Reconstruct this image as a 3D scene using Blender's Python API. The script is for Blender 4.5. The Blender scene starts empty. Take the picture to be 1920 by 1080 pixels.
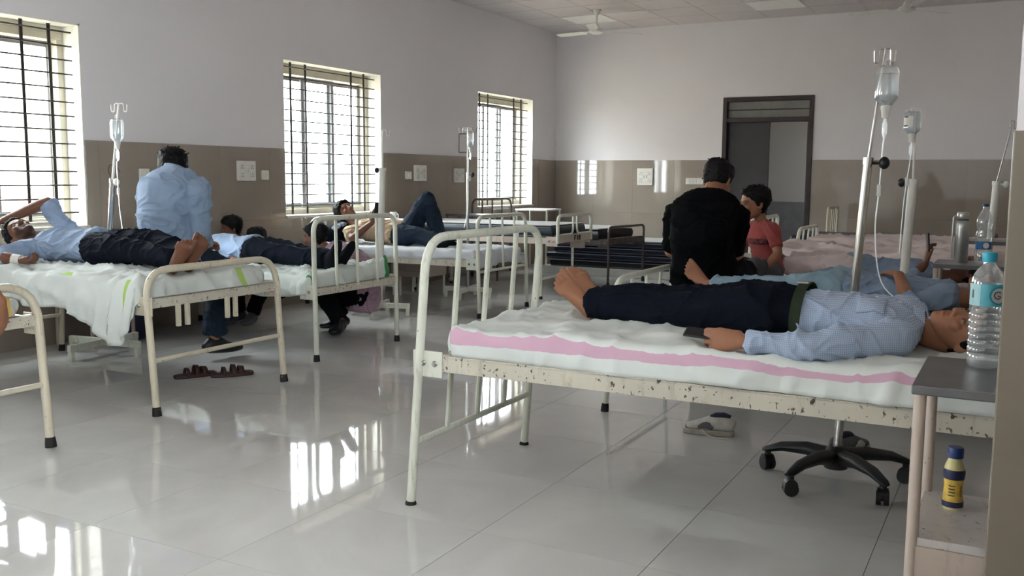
import bpy, bmesh, math, random
import numpy as np
from mathutils import Vector as V, Matrix as M, Quaternion

# ------------------------------------------------------------------ camera
SC = bpy.context.scene
COL = SC.collection
CAM_F, CAM_YAW, CAM_PITCH, CAM_ROLL, CAM_H = 1777.8, .49178, .11642, .0072246, 1.2
_fw = V((-math.sin(CAM_YAW)*math.cos(CAM_PITCH), math.cos(CAM_YAW)*math.cos(CAM_PITCH), -math.sin(CAM_PITCH)))
_r = V((math.cos(CAM_YAW), math.sin(CAM_YAW), 0)); _u = _r.cross(_fw)
_c, _s = math.cos(CAM_ROLL), math.sin(CAM_ROLL)
_r, _u = _c*_r+_s*_u, _c*_u-_s*_r
cam = bpy.data.cameras.new('camera'); camo = bpy.data.objects.new('camera', cam); COL.objects.link(camo)
cam.sensor_width = 36; cam.lens = CAM_F/1920*36; cam.clip_start = .02; cam.clip_end = 300
mw = M.Identity(4)
for i in range(3):
    mw[i][0] = _r[i]; mw[i][1] = _u[i]; mw[i][2] = -_fw[i]
mw[2][3] = CAM_H
camo.matrix_world = mw
SC.camera = camo

# ------------------------------------------------------------------ sky, daylight, exposure
SC.view_settings.view_transform = 'Standard'; SC.view_settings.look = 'None'
SC.view_settings.gamma = 1; SC.view_settings.use_curve_mapping = False
SC.view_settings.exposure = 1.35
world = bpy.data.worlds.new('sky'); SC.world = world; world.use_nodes = True
wn = world.node_tree.nodes; wl = world.node_tree.links
for n in list(wn): wn.remove(n)
wo = wn.new('ShaderNodeOutputWorld'); bg = wn.new('ShaderNodeBackground'); wl.new(bg.outputs[0], wo.inputs[0])
bg.inputs[0].default_value = (.90, .95, 1, 1); bg.inputs[1].default_value = 13.0
XW, YB, YF, XR, ZC = -6.0, 12.5, -4.6, 0.36, 3.24          # wall planes of the ward
DADO = 1.445
WIN = [(3.13, 4.64), (6.75, 8.26), (10.26, 11.77)]           # windows seen in the photograph (y range on the left wall)
WIN_BEHIND = [(-.4, 1.1), (-3.9, -2.4)]                      # the same row goes on beside and behind the camera
WIN_FRONT = []
WIN_RIGHT_ADDED = [(-4.2, -2.7), (-2.3, -.8), (-.4, 1.1)]             # unseen windows added in the right wall to brighten the left wall (y ranges)
SILL, HEAD = .81, 2.26
SILL_R, HEAD_R = 1.55, 3.0                                   # the added right-hand row is set high so less light gets under the beds
for kind, ws in (('L', WIN+WIN_BEHIND), ('F', WIN_FRONT), ('R', WIN_RIGHT_ADDED)):      # portals only guide sampling of the sky through each opening
    for a, b in ws:
        ld = bpy.data.lights.new('window_portal', 'AREA'); ld.shape = 'RECTANGLE'; ld.size = HEAD-SILL; ld.size_y = b-a
        ld.cycles.is_portal = True
        lo = bpy.data.objects.new('window_portal', ld); COL.objects.link(lo); zc = (SILL+HEAD)/2
        if kind == 'L': lo.location = (XW-.31, (a+b)/2, zc); lo.rotation_euler = (0, -math.pi/2, 0)
        elif kind == 'R': lo.location = (XR+.31, (a+b)/2, (SILL_R+HEAD_R)/2); lo.rotation_euler = (0, math.pi/2, 0)
        else: lo.location = ((a+b)/2, YF-.31, zc); ld.size, ld.size_y = b-a, HEAD-SILL; lo.rotation_euler = (math.pi/2, 0, 0)

# ------------------------------------------------------------------ helpers
def tag(o, label=None, cat=None, group=None, kind=None):
    if label: o['label'] = label
    if cat: o['category'] = cat
    if group: o['group'] = group
    if kind: o['kind'] = kind
    return o
def thing(name, label, cat, loc=(0, 0, 0), rz=0, group=None):
    o = bpy.data.objects.new(name, None); COL.objects.link(o); o.empty_display_size = .1
    o.location = loc; o.rotation_euler = (0, 0, rz)
    return tag(o, label, cat, group)
def perp(t):
    a = V((0, 0, 1)) if abs(t.z) < .9 else V((1, 0, 0))
    return (a-t*a.dot(t)).normalized()
def crom(pts, k):
    """Catmull-Rom resampling of a list of float tuples"""
    P = [np.array(p, float) for p in pts]; out = []
    for i in range(len(P)-1):
        p0 = P[i-1] if i else 2*P[0]-P[1]; p1 = P[i]; p2 = P[i+1]; p3 = P[i+2] if i+2 < len(P) else 2*P[-1]-P[-2]
        for j in range(k):
            t = j/k
            out.append(.5*((2*p1)+(p2-p0)*t+(2*p0-5*p1+4*p2-p3)*t*t+(3*p1-p0-3*p2+p3)*t**3))
    out.append(P[-1]); return out
class MB:
    def __init__(s): s.v = []; s.f = []; s.uv = None
    def add(s, v, f):
        o = len(s.v); s.v += [tuple(p) for p in v]; s.f += [tuple(i+o for i in q) for q in f]; return s
    def box(s, c, d, m=None):
        x, y, z = d[0]/2, d[1]/2, d[2]/2
        p = [V((i*x, j*y, k*z)) for i in (-1, 1) for j in (-1, 1) for k in (-1, 1)]
        if m: p = [m @ q for q in p]
        c = V(c)
        return s.add([q+c for q in p], [(0, 1, 3, 2), (4, 6, 7, 5), (0, 4, 5, 1), (2, 3, 7, 6), (0, 2, 6, 4), (1, 5, 7, 3)])
    def span(s, a, b):
        return s.box([(a[i]+b[i])/2 for i in range(3)], [abs(b[i]-a[i]) for i in range(3)])
    def tube(s, pts, r, n=8, cap=True, flat=None, side=None):
        """swept tube; r a number or list; flat=(a,b) scales the section along side / across it"""
        pts = [V(p) for p in pts]; m = len(pts); R = r if isinstance(r, (list, tuple)) else [r]*m
        T = []
        for i in range(m):
            a = pts[max(i-1, 0)]; b = pts[min(i+1, m-1)]; t = (b-a)
            T.append(t.normalized() if t.length > 1e-9 else V((0, 0, 1)))
        nrm = V(side) if side else perp(T[0]); nrm = (nrm-T[0]*nrm.dot(T[0])).normalized()
        rings = []; fa, fb = flat or (1, 1)
        for i in range(m):
            if side: nrm = V(side)
            nrm = nrm-T[i]*nrm.dot(T[i]); nrm = nrm.normalized() if nrm.length > 1e-6 else perp(T[i]); bn = T[i].cross(nrm)
            rr = R[i]
            ra, rb = (rr if isinstance(rr, (tuple, list)) else (rr*fa, rr*fb))
            rings.append([pts[i]+nrm*ra*math.cos(2*math.pi*k/n)+bn*rb*math.sin(2*math.pi*k/n) for k in range(n)])
        vs = [p for q in rings for p in q]; fs = []
        for i in range(m-1):
            for k in range(n):
                fs.append((i*n+k, i*n+(k+1) % n, (i+1)*n+(k+1) % n, (i+1)*n+k))
        if cap:
            fs.append(tuple(range(n-1, -1, -1))); fs.append(tuple((m-1)*n+k for k in range(n)))
        return s.add(vs, fs)
    def loft(s, secs, side, n=18, k=4, dome=.6):
        """closed organ-like volume: secs = [(x,y,z,a,b)], a along side, b across; rounded ends"""
        q = crom(secs, k); L = []
        def sec(e, d, sc): return np.array([*(np.array(e[:3])+d), abs(e[3])*sc, abs(e[4])*sc])
        t0 = q[0][:3]-q[1][:3]; t0 /= max(np.linalg.norm(t0), 1e-9); t1 = q[-1][:3]-q[-2][:3]; t1 /= max(np.linalg.norm(t1), 1e-9)
        r0 = min(abs(q[0][3]), abs(q[0][4]))*dome; r1 = min(abs(q[-1][3]), abs(q[-1][4]))*dome
        for a in (1.3, .85, .45): L.append(sec(q[0], t0*r0*math.sin(a), math.cos(a)))
        L += [sec(e, 0, 1) for e in q]
        for a in (.45, .85, 1.3): L.append(sec(q[-1], t1*r1*math.sin(a), math.cos(a)))
        return s.tube([e[:3] for e in L], [(e[3], e[4]) for e in L], n, True, side=side)
    def ell(s, c, r, m=None, n=14, h=9):
        vs = []; fs = []
        for i in range(1, h):
            th = math.pi*i/h
            for k in range(n):
                ph = 2*math.pi*k/n; p = V((r[0]*math.sin(th)*math.cos(ph), r[1]*math.sin(th)*math.sin(ph), r[2]*math.cos(th)))
                vs.append(p)
        vs.append(V((0, 0, r[2]))); vs.append(V((0, 0, -r[2]))); T = len(vs)-2
        for i in range(h-2):
            for k in range(n): fs.append((i*n+k, (i+1)*n+k, (i+1)*n+(k+1) % n, i*n+(k+1) % n))
        for k in range(n):
            fs.append((T, k, (k+1) % n)); fs.append((T+1, (h-2)*n+(k+1) % n, (h-2)*n+k))
        if m: vs = [m @ p for p in vs]
        c = V(c); return s.add([p+c for p in vs], fs)
    def lathe(s, prof, n=20, m=None, c=(0, 0, 0)):
        """prof [(r,z)] bottom to top, closed at both ends when r==0"""
        vs = []; fs = []; idx = []
        for r, z in prof:
            if r < 1e-6: idx.append([len(vs)]*n); vs.append(V((0, 0, z)))
            else:
                idx.append(list(range(len(vs), len(vs)+n)))
                vs += [V((r*math.cos(2*math.pi*k/n), r*math.sin(2*math.pi*k/n), z)) for k in range(n)]
        for i in range(len(prof)-1):
            a, b = idx[i], idx[i+1]
            for k in range(n):
                q = [a[k], a[(k+1) % n], b[(k+1) % n], b[k]]; u = []
                for x in q:
                    if x not in u: u.append(x)
                if len(u) > 2: fs.append(tuple(u))
        if m: vs = [m @ p for p in vs]
        c = V(c); return s.add([p+c for p in vs], fs)
    def prism(s, poly, z0, z1, m=None):
        n = len(poly); vs = [V((x, y, z0)) for x, y in poly]+[V((x, y, z1)) for x, y in poly]
        fs = [tuple(range(n-1, -1, -1)), tuple(range(n, 2*n))]+[(k, (k+1) % n, n+(k+1) % n, n+k) for k in range(n)]
        if m: vs = [m @ p for p in vs]
        return s.add(vs, fs)
    def mesh(s, name, mat=None, smooth=True, ang=40):
        me = bpy.data.meshes.new(name); me.from_pydata(s.v, [], s.f); me.update()
        bm = bmesh.new(); bm.from_mesh(me); bmesh.ops.recalc_face_normals(bm, faces=bm.faces); bm.to_mesh(me); bm.free()
        if mat: me.materials.append(mat)
        if smooth:
            me.shade_smooth(); me.set_sharp_from_angle(angle=math.radians(ang))
        return me
def link(name, me, parent=None, loc=None):
    o = bpy.data.objects.new(name, me); COL.objects.link(o)
    if parent: o.parent = parent
    if loc is not None: o.location = loc
    return o
def obj(name, mb, mat, parent=None, loc=None, smooth=True, bevel=0, ang=40, seg=2):
    o = link(name, mb.mesh(name, mat, smooth, ang), parent, loc)
    if bevel:
        b = o.modifiers.new('bevel', 'BEVEL'); b.width = bevel; b.segments = seg; b.limit_method = 'ANGLE'; b.angle_limit = .6
        b.harden_normals = False
    return o
def struct(o): o['kind'] = 'structure'; return o
def copy_tree(o, parent=None):
    c = o.copy(); COL.objects.link(c)
    if parent: c.parent = parent
    for ch in list(o.children): copy_tree(ch, c)
    return c
def bend(pts, r, k=5):
    """polyline with rounded corners of radius r"""
    P = [V(p) for p in pts]; out = [P[0]]
    for i in range(1, len(P)-1):
        a = (P[i-1]-P[i]); b = (P[i+1]-P[i]); d = min(r, a.length*.49, b.length*.49); a.normalize(); b.normalize()
        p0 = P[i]+a*d; p1 = P[i]+b*d
        for j in range(k+1):
            t = j/k; out.append(p0*(1-t)**2+P[i]*2*t*(1-t)+p1*t*t)
    out.append(P[-1]); return out
# vectorised gradient noise
_rs = np.random.RandomState(7); _perm = _rs.permutation(256); _perm = np.concatenate([_perm, _perm, _perm]); _grad = _rs.randn(256, 3); _grad /= np.linalg.norm(_grad, axis=1)[:, None]
def pn(P):
    P = np.asarray(P, float)+300; i = np.floor(P).astype(int); f = P-i; u = f*f*f*(f*(f*6-15)+10); i &= 255; out = 0
    for a in (0, 1):
        for b in (0, 1):
            for c in (0, 1):
                g = _grad[_perm[_perm[_perm[(i[:, 0]+a) & 255]+((i[:, 1]+b) & 255)]+((i[:, 2]+c) & 255)]]
                d = f-np.array([a, b, c]); w = (u[:, 0] if a else 1-u[:, 0])*(u[:, 1] if b else 1-u[:, 1])*(u[:, 2] if c else 1-u[:, 2])
                out = out+w*(g*d).sum(1)
    return out*1.6
def sst(a, b, x):
    t = np.clip((x-a)/(b-a), 0, 1); return t*t*(3-2*t)
def folds(P, seed=0, f=9, sharp=3):
    """crease-like noise, about 0..1"""
    Q = P*f+seed*13.7; w = np.stack([pn(Q*.5+5), pn(Q*.5+25), pn(Q*.5+47)], 1)
    return (1-np.abs(pn(Q+w*1.1)))**sharp

# ------------------------------------------------------------------ materials
def srgb(r, g, b):
    def l(c):
        c /= 255; return c/12.92 if c <= .04045 else ((c+.055)/1.055)**2.4
    return (l(r), l(g), l(b), 1)
def newmat(name):
    m = bpy.data.materials.new(name); m.use_nodes = True; nt = m.node_tree
    p = nt.nodes['Principled BSDF']; return m, nt, p
def N(nt, t, **kw):
    n = nt.nodes.new(t)
    for k, v in kw.items():
        if k in n.inputs: n.inputs[k].default_value = v
        else: setattr(n, k, v)
    return n
def mixc(nt, fac, a, b, blend='MIX'):
    n = nt.nodes.new('ShaderNodeMix'); n.data_type = 'RGBA'; n.blend_type = blend
    for s, x in ((0, fac), (6, a), (7, b)):
        if hasattr(x, 'is_linked') or hasattr(x, 'links'): nt.links.new(x, n.inputs[s])
        else: n.inputs[s].default_value = x
    return n.outputs[2]
def ramp(nt, fac, stops):
    n = nt.nodes.new('ShaderNodeValToRGB'); nt.links.new(fac, n.inputs[0]); e = n.color_ramp.elements
    e[0].position, e[0].color = stops[0]; e[1].position, e[1].color = stops[1]
    for p, c in stops[2:]: q = e.new(p); q.color = c
    return n.outputs[0]
def coords(nt, kind='Object', scale=None):
    t = nt.nodes.new('ShaderNodeTexCoord'); o = t.outputs[kind]
    if scale is not None:
        mp = nt.nodes.new('ShaderNodeMapping'); nt.links.new(o, mp.inputs[0]); mp.inputs['Scale'].default_value = scale; o = mp.outputs[0]
    return o
def noise(nt, vec, scale, detail=3, rough=.55, dist=0):
    n = N(nt, 'ShaderNodeTexNoise', Scale=scale, Detail=detail, Roughness=rough, Distortion=dist); nt.links.new(vec, n.inputs['Vector']); return n.outputs['Fac']
def bump(nt, p, h, strength, dist=.01):
    b = N(nt, 'ShaderNodeBump', Strength=strength, Distance=dist); nt.links.new(h, b.inputs['Height']); nt.links.new(b.outputs[0], p.inputs['Normal'])
def plain(name, col, rough=.5, metal=0, var=.06, vs=8, bmp=0, bs=60, spec=.5, kind='Object'):
    m, nt, p = newmat(name); c = srgb(*col); v = coords(nt, kind); f = noise(nt, v, vs, 4)
    d = tuple(max(0, x*(1-2.2*var)) for x in c[:3])+(1,); l = tuple(min(1, x*(1+1.6*var)) for x in c[:3])+(1,)
    nt.links.new(ramp(nt, f, [(.3, d), (.7, l)]), p.inputs['Base Color'])
    p.inputs['Roughness'].default_value = rough; p.inputs['Metallic'].default_value = metal; p.inputs['Specular IOR Level'].default_value = spec
    if bmp: bump(nt, p, noise(nt, v, bs, 3), bmp, .004)
    return m
def paint(name, col, chip=.66, rust=(70, 58, 48), rough=.35, dirt=(150, 140, 122)):
    """enamel paint on steel tube with chips, scratches and grime"""
    m, nt, p = newmat(name); v = coords(nt, 'Object'); c = srgb(*col)
    base = ramp(nt, noise(nt, v, 5, 4), [(.3, tuple(x*.84 for x in c[:3])+(1,)), (.7, c)])
    g = noise(nt, coords(nt, 'Object', (40, 40, 9)), 1, 5, .65)
    base = mixc(nt, ramp(nt, g, [(.55, (0, 0, 0, 1)), (.78, (.7, .7, .7, 1))]), base, srgb(*dirt))
    k = noise(nt, coords(nt, 'Object', (58, 58, 46)), 1, 6, .62, .3)
    ck = ramp(nt, k, [(chip, (0, 0, 0, 1)), (chip+.03, (1, 1, 1, 1))])
    nt.links.new(mixc(nt, ck, base, srgb(*rust)), p.inputs['Base Color'])
    nt.links.new(ramp(nt, ck, [(0, (rough,)*3+(1,)), (1, (.8, .8, .8, 1))]), p.inputs['Roughness'])
    bump(nt, p, ck, -.25, .002); return m
def cloth(name, col, rough=.85, var=.08, weave=900, wb=.12, fold=.0, check=None):
    m, nt, p = newmat(name); c = srgb(*col); v = coords(nt, 'Object')
    f = noise(nt, v, 6, 4, .6)
    base = ramp(nt, f, [(.28, tuple(x*(1-2*var) for x in c[:3])+(1,)), (.72, tuple(min(1, x*(1+var)) for x in c[:3])+(1,))])
    if check:                       # fine woven check: thin lighter and darker yarn lines
        for sc, colr, amt in check:
            for ax in (0, 2):
                sx = nt.nodes.new('ShaderNodeSeparateXYZ'); nt.links.new(v, sx.inputs[0])
                a = N(nt, 'ShaderNodeMath', operation='MULTIPLY'); nt.links.new(sx.outputs[ax], a.inputs[0]); a.inputs[1].default_value = sc
                b = N(nt, 'ShaderNodeMath', operation='FRACT'); nt.links.new(a.outputs[0], b.inputs[0])
                g = N(nt, 'ShaderNodeMath', operation='LESS_THAN'); nt.links.new(b.outputs[0], g.inputs[0]); g.inputs[1].default_value = .35
                h = N(nt, 'ShaderNodeMath', operation='MULTIPLY'); nt.links.new(g.outputs[0], h.inputs[0]); h.inputs[1].default_value = amt
                base = mixc(nt, h.outputs[0], base, srgb(*colr))
    nt.links.new(base, p.inputs['Base Color']); p.inputs['Roughness'].default_value = rough
    lum = sum(c[:3])/3; p.inputs['Specular IOR Level'].default_value = .08 if lum < .05 else .2
    if lum > .05: p.inputs['Sheen Weight'].default_value = .08
    bump(nt, p, noise(nt, v, 38, 5, .6), wb*2, .006)
    return m
# ---- plaster, tiles, ceiling board
def plaster(name, col):
    m, nt, p = newmat(name); v = coords(nt, 'Object'); c = srgb(*col)
    a = ramp(nt, noise(nt, v, .9, 5, .6), [(.3, tuple(x*.95 for x in c[:3])+(1,)), (.7, c)])
    nt.links.new(a, p.inputs['Base Color']); p.inputs['Roughness'].default_value = .75; p.inputs['Specular IOR Level'].default_value = .25
    bump(nt, p, noise(nt, v, 55, 4), .07, .004); return m
def tile(name, a, b, rough=.08, vein=2.2, rvar=.08, spec=.5, wav=.02):
    """polished vitrified tile, cloudy veining that runs differently in every tile"""
    m, nt, p = newmat(name); oi = nt.nodes.new('ShaderNodeObjectInfo')
    v = coords(nt, 'Object'); ad = N(nt, 'ShaderNodeVectorMath', operation='ADD'); nt.links.new(v, ad.inputs[0])
    sc = N(nt, 'ShaderNodeVectorMath', operation='SCALE'); sc.inputs[3].default_value = 30
    cb = nt.nodes.new('ShaderNodeCombineXYZ')
    for i in range(3): nt.links.new(oi.outputs['Random'], cb.inputs[i])
    nt.links.new(cb.outputs[0], sc.inputs[0]); nt.links.new(sc.outputs[0], ad.inputs[1])
    f = noise(nt, ad.outputs[0], vein, 6, .6, .8)
    nt.links.new(ramp(nt, f, [(.3, srgb(*a)), (.7, srgb(*b))]), p.inputs['Base Color'])
    g = noise(nt, coords(nt, 'Object', (1, 1, 1)), 3, 4)
    nt.links.new(ramp(nt, g, [(.35, (rough,)*3+(1,)), (.8, (rough+rvar,)*3+(1,))]), p.inputs['Roughness'])
    p.inputs['Specular IOR Level'].default_value = spec
    bump(nt, p, noise(nt, coords(nt, 'Object'), 5, 2), wav, .01); return m
MAT = {}
MAT['wall'] = plaster('white_plaster', (233, 229, 231))
MAT['ceiling'] = plaster('ceiling_board', (216, 208, 208))
MAT['reveal'] = plaster('window_reveal_plaster', (232, 230, 222))
MAT['floor'] = tile('polished_floor_tile', (198, 197, 195), (212, 211, 209), .028, 2.0, .035, .42, .006)
MAT['grout'] = plain('grout', (98, 93, 87), .8)
MAT['dado'] = tile('taupe_wall_tile', (148, 137, 127), (158, 147, 136), .035, 1.2, .02, .6, .015)
MAT['dadop'] = tile('pilaster_tile', (128, 119, 106), (136, 127, 114), .2, 1.2, .05, .4, .015)
MAT['dadogrout'] = plain('wall_grout', (112, 104, 94), .8)
MAT['alu'] = plain('cream_window_aluminium', (196, 190, 172), .4, 0, .05)
MAT['sash'] = plain('grey_sash_aluminium', (150, 150, 152), .35, .3, .05)
MAT['iron'] = plain('dark_grille_iron', (42, 38, 36), .55, 0, .1)
MAT['granite'] = plain('stone_sill', (190, 184, 176), .35, 0, .1, 20)
MAT['doorframe'] = plain('dark_brown_door_frame', (52, 38, 36), .5, 0, .12)
MAT['doorleaf'] = plain('charcoal_door_leaf', (46, 42, 44), .45, 0, .08, 4)
MAT['louvre'] = plain('grey_transom_board', (128, 126, 120), .5, 0, .06)
MAT['white_pl'] = plain('white_plastic', (226, 224, 218), .35, 0, .03)
MAT['black_pl'] = plain('black_plastic', (26, 26, 28), .42, 0, .1)
MAT['chrome'] = plain('worn_chrome', (196, 194, 190), .2, 1, .06)
MAT['steel'] = plain('brushed_steel', (176, 176, 174), .3, 1, .05)
MAT['dsteel'] = plain('dull_stainless_top', (120, 122, 124), .32, .9, .08)
MAT['p_cream'] = paint('cream_bed_enamel', (216, 207, 186), .67)
MAT['p_white'] = paint('white_bed_enamel', (226, 228, 214), .70)
MAT['p_rail'] = paint('worn_rail_enamel', (212, 206, 190), .605, (92, 76, 62))
MAT['p_pink'] = paint('pinkish_enamel', (206, 190, 178), .68)
MAT['p_dark'] = paint('worn_dark_enamel', (112, 100, 94), .55, (40, 32, 28))
MAT['darkmetal'] = plain('worn_dark_tube', (98, 88, 82), .35, .3, .2, 14)
MAT['rubber'] = paint('black_rubber_tip', (28, 25, 23), .66, (170, 150, 125), .7, (40, 36, 32))
MAT['frost'] = plain('switch_plate', (228, 224, 216), .4, 0, .03)
MAT['hole'] = plain('socket_hole', (38, 36, 36), .6)
def glassy(name, tint=(1, 1, 1), gloss=.12, rough=.02, milky=0, mcol=(230, 235, 238)):
    """thin clear sheet or thin plastic wall: mostly see-through, a little glossy, optionally milky"""
    m = bpy.data.materials.new(name); m.use_nodes = True; nt = m.node_tree; nt.nodes.remove(nt.nodes['Principled BSDF'])
    out = nt.nodes['Material Output']; t = nt.nodes.new('ShaderNodeBsdfTransparent'); t.inputs[0].default_value = (*tint, 1)
    g = nt.nodes.new('ShaderNodeBsdfGlossy'); g.inputs['Roughness'].default_value = rough
    lw = nt.nodes.new('ShaderNodeLayerWeight'); lw.inputs[0].default_value = .35
    ml = N(nt, 'ShaderNodeMath', operation='MULTIPLY_ADD'); nt.links.new(lw.outputs['Facing'], ml.inputs[0]); ml.inputs[1].default_value = gloss*3; ml.inputs[2].default_value = gloss*.35
    mx = nt.nodes.new('ShaderNodeMixShader'); nt.links.new(ml.outputs[0], mx.inputs[0]); nt.links.new(t.outputs[0], mx.inputs[1]); nt.links.new(g.outputs[0], mx.inputs[2])
    res = mx.outputs[0]
    if milky:
        d = nt.nodes.new('ShaderNodeBsdfDiffuse'); d.inputs[0].default_value = srgb(*mcol); tr = nt.nodes.new('ShaderNodeBsdfTranslucent'); tr.inputs[0].default_value = srgb(*mcol)
        a = nt.nodes.new('ShaderNodeAddShader'); nt.links.new(d.outputs[0], a.inputs[0]); nt.links.new(tr.outputs[0], a.inputs[1])
        m2 = nt.nodes.new('ShaderNodeMixShader'); m2.inputs[0].default_value = milky; nt.links.new(res, m2.inputs[1]); nt.links.new(a.outputs[0], m2.inputs[2]); res = m2.outputs[0]
    nt.links.new(res, out.inputs[0]); return m
MAT['pane'] = glassy('window_glass', (.96, .98, .97), .05)
MAT['pet'] = glassy('clear_bottle_plastic', (.93, .95, .96), .35, .06, .10)
MAT['saline'] = glassy('saline_bottle_plastic', (.93, .95, .96), .3, .06, .07)
MAT['fluid'] = glassy('clear_fluid', (.86, .89, .9), .16, .05, .03)
MAT['tubing'] = glassy('drip_tubing', (.9, .9, .9), .3, .1, .55)

# ------------------------------------------------------------------ the room
# floor: grout bed, then each polished tile as far as the photograph lets them be told apart
floor = struct(obj('floor', MB().span((XW-.3, YF, -.12), (XR+.2, YB+.0, -.0015)), MAT['grout'], smooth=False))
T = .6; tx0, ty0 = -2.16, 2.69
tm = MB().span((-T/2+.0012, -T/2+.0012, -.004), (T/2-.0012, T/2-.0012, 0)).mesh('floor_tile', MAT['floor'], False)
ix = range(-7, 5); iy = range(-14, 17)
def clipmesh(x0, x1, y0, y1): return MB().span((x0, y0, -.004), (x1, y1, 0)).mesh('floor_tile', MAT['floor'], False)
far = MB()
for i in ix:
    for j in iy:
        x = tx0+(i+.5)*T; y = ty0+(j+.5)*T
        x0, x1, y0, y1 = max(x-T/2, XW), min(x+T/2, XR), max(y-T/2, YF), min(y+T/2, YB)
        if x1-x0 < .01 or y1-y0 < .01: continue
        if y1 < .8: far.span((x0+.001, y0+.001, -.004), (x1-.001, y1-.001, 0)); continue
        full = x1-x0 > T-.001 and y1-y0 > T-.001
        cx, cy = (x0+x1)/2, (y0+y1)/2
        me = tm if full else clipmesh(x0-cx+.0012, x1-cx-.0012, y0-cy+.0012, y1-cy-.0012)
        link('floor_tile', me, floor, (cx, cy, 0))
o = obj('floor_tile_field', far, MAT['floor'], floor, smooth=False); o['kind'] = 'stuff'

# left wall with its window openings (plaster core), taupe tile dado in front of it
allw = sorted(WIN+WIN_BEHIND)
wall = MB(); TH = .3; y = YF
for a, b in allw:
    wall.span((XW-TH, y, 0), (XW, a, ZC)); wall.span((XW-TH, a, 0), (XW, b, SILL)); wall.span((XW-TH, a, HEAD), (XW, b, ZC)); y = b
wall.span((XW-TH, y, 0), (XW, YB+.3, ZC))
wall_left = struct(obj('wall_left', wall, MAT['wall'], smooth=False))
def dado_run(parent, pts, dirn):
    """pts: list of (u0,u1,z0,z1); dirn maps (u,depth,z) to world"""
    for u0, u1, z0, z1 in pts:
        a = dirn(u0+.0008, 0, z0+.0008); b = dirn(u1-.0008, .010, z1-.0008)
        c = [(a[i]+b[i])/2 for i in range(3)]
        link('dado_tile', MB().span([a[i]-c[i] for i in range(3)], [b[i]-c[i] for i in range(3)]).mesh('dado_tile', MAT['dado'], False), parent, c)
def splits(a, b, off, step=.6):
    k = math.ceil((a-off)/step-1e-6); e = [a]
    while off+k*step < b-.03:
        if off+k*step > a+.03: e.append(off+k*step)
        k += 1
    return list(zip(e, e+[b]))[0:0] or [(e[i], (e+[b])[i+1]) for i in range(len(e))]
lw = lambda u, d, z: (XW+d, u, z)
low = [(a, b, 0, .72) for a, b in splits(.0, YB, 4.75)]+[(a, b, .72, SILL-.005) for a, b in splits(.0, YB, 4.75)]
edges = [0.0]+[v for w in allw if w[0] > 0 or w[1] > 0 for v in w]+[YB]
edges = [1.1, 3.13, 4.64, 6.75, 8.26, 10.26, 11.77, YB]
up = []
for a, b in zip(edges[0::2], edges[1::2]): up += [(p, q, SILL-.005, DADO) for p, q in splits(a, b, 4.75)]
dado_run(wall_left, low+up, lw)
bk = MB().span((XW, .0, 0), (XW+.007, YB, SILL-.005))
for a, b in zip(edges[0::2], edges[1::2]): bk.span((XW, a, SILL-.005), (XW+.007, b, DADO-.001))
obj('tile_bed', bk, MAT['dadogrout'], wall_left, smooth=False)
# the rest of the dado beside and behind the camera
rest = MB(); rest.span((XW, YF, 0), (XW+.01, 0, SILL-.005))
for a, b in ((YF, -3.9), (-2.4, -.4)): rest.span((XW, a, SILL-.005), (XW+.01, b, DADO))
obj('dado_strip', rest, MAT['dado'], wall_left, smooth=False)

# back wall with the doorway
DX0, DX1, DH = -3.553, -2.39, 2.257
wb = MB(); wb.span((XW-.3, YB, 0), (DX0, YB+.22, ZC)); wb.span((DX1, YB, 0), (XR+.3, YB+.22, ZC)); wb.span((DX0, YB, DH), (DX1, YB+.22, ZC))
wall_back = struct(obj('wall_back', wb, MAT['wall'], smooth=False))
bw = lambda u, d, z: (u, YB-d, z)
rows = []
for a, b in ((XW+.01, DX0), (DX1, XR)):
    for p, q in splits(a, b, -3.6): rows += [(p, q, 0, .72), (p, q, .72, DADO)]
dado_run(wall_back, rows, bw)
obj('tile_bed', MB().span((XW+.01, YB-.007, 0), (DX0, YB, DADO-.001)).span((DX1, YB-.007, 0), (XR, YB, DADO-.001)), MAT['dadogrout'], wall_back, smooth=False)
# right wall behind the bed heads, the pilaster whose edge closes the picture, wall behind the camera
wr = MB(); y = YF
for a, b in WIN_RIGHT_ADDED:
    wr.span((XR, y, 0), (XR+.3, a, ZC)); wr.span((XR, a, 0), (XR+.3, b, SILL_R)); wr.span((XR, a, HEAD_R), (XR+.3, b, ZC)); y = b
wr.span((XR, y, 0), (XR+.3, YB+.2, ZC))
wall_right = struct(obj('wall_right', wr, MAT['wall'], smooth=False))
dr = MB(); dr.span((XR-.01, 2.2, 0), (XR, YB, DADO)); dr.span((XR-.01, YF, 0), (XR, 1.9, DADO)); obj('dado_strip', dr, MAT['dado'], wall_right, smooth=False)
PX, PY0, PY1 = -.0215, 1.9, 2.2
pil = struct(obj('wall_pilaster', MB().span((PX+.004, PY0, 0), (XR, PY1, ZC)), MAT['wall'], smooth=False))
obj('pilaster_tile', MB().span((PX, PY0-.008, 0), (XR, PY1+.004, 1.287)), MAT['dadop'], pil, smooth=False, bevel=.003)
wf = MB(); x = XW-.3
for a, b in WIN_FRONT:
    wf.span((x, YF-.3, 0), (a, YF, ZC)); wf.span((a, YF-.3, 0), (b, YF, SILL)); wf.span((a, YF-.3, HEAD), (b, YF, ZC)); x = b
wf.span((x, YF-.3, 0), (XR+.3, YF, ZC))
struct(obj('wall_front', wf, MAT['wall'], smooth=False))

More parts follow.
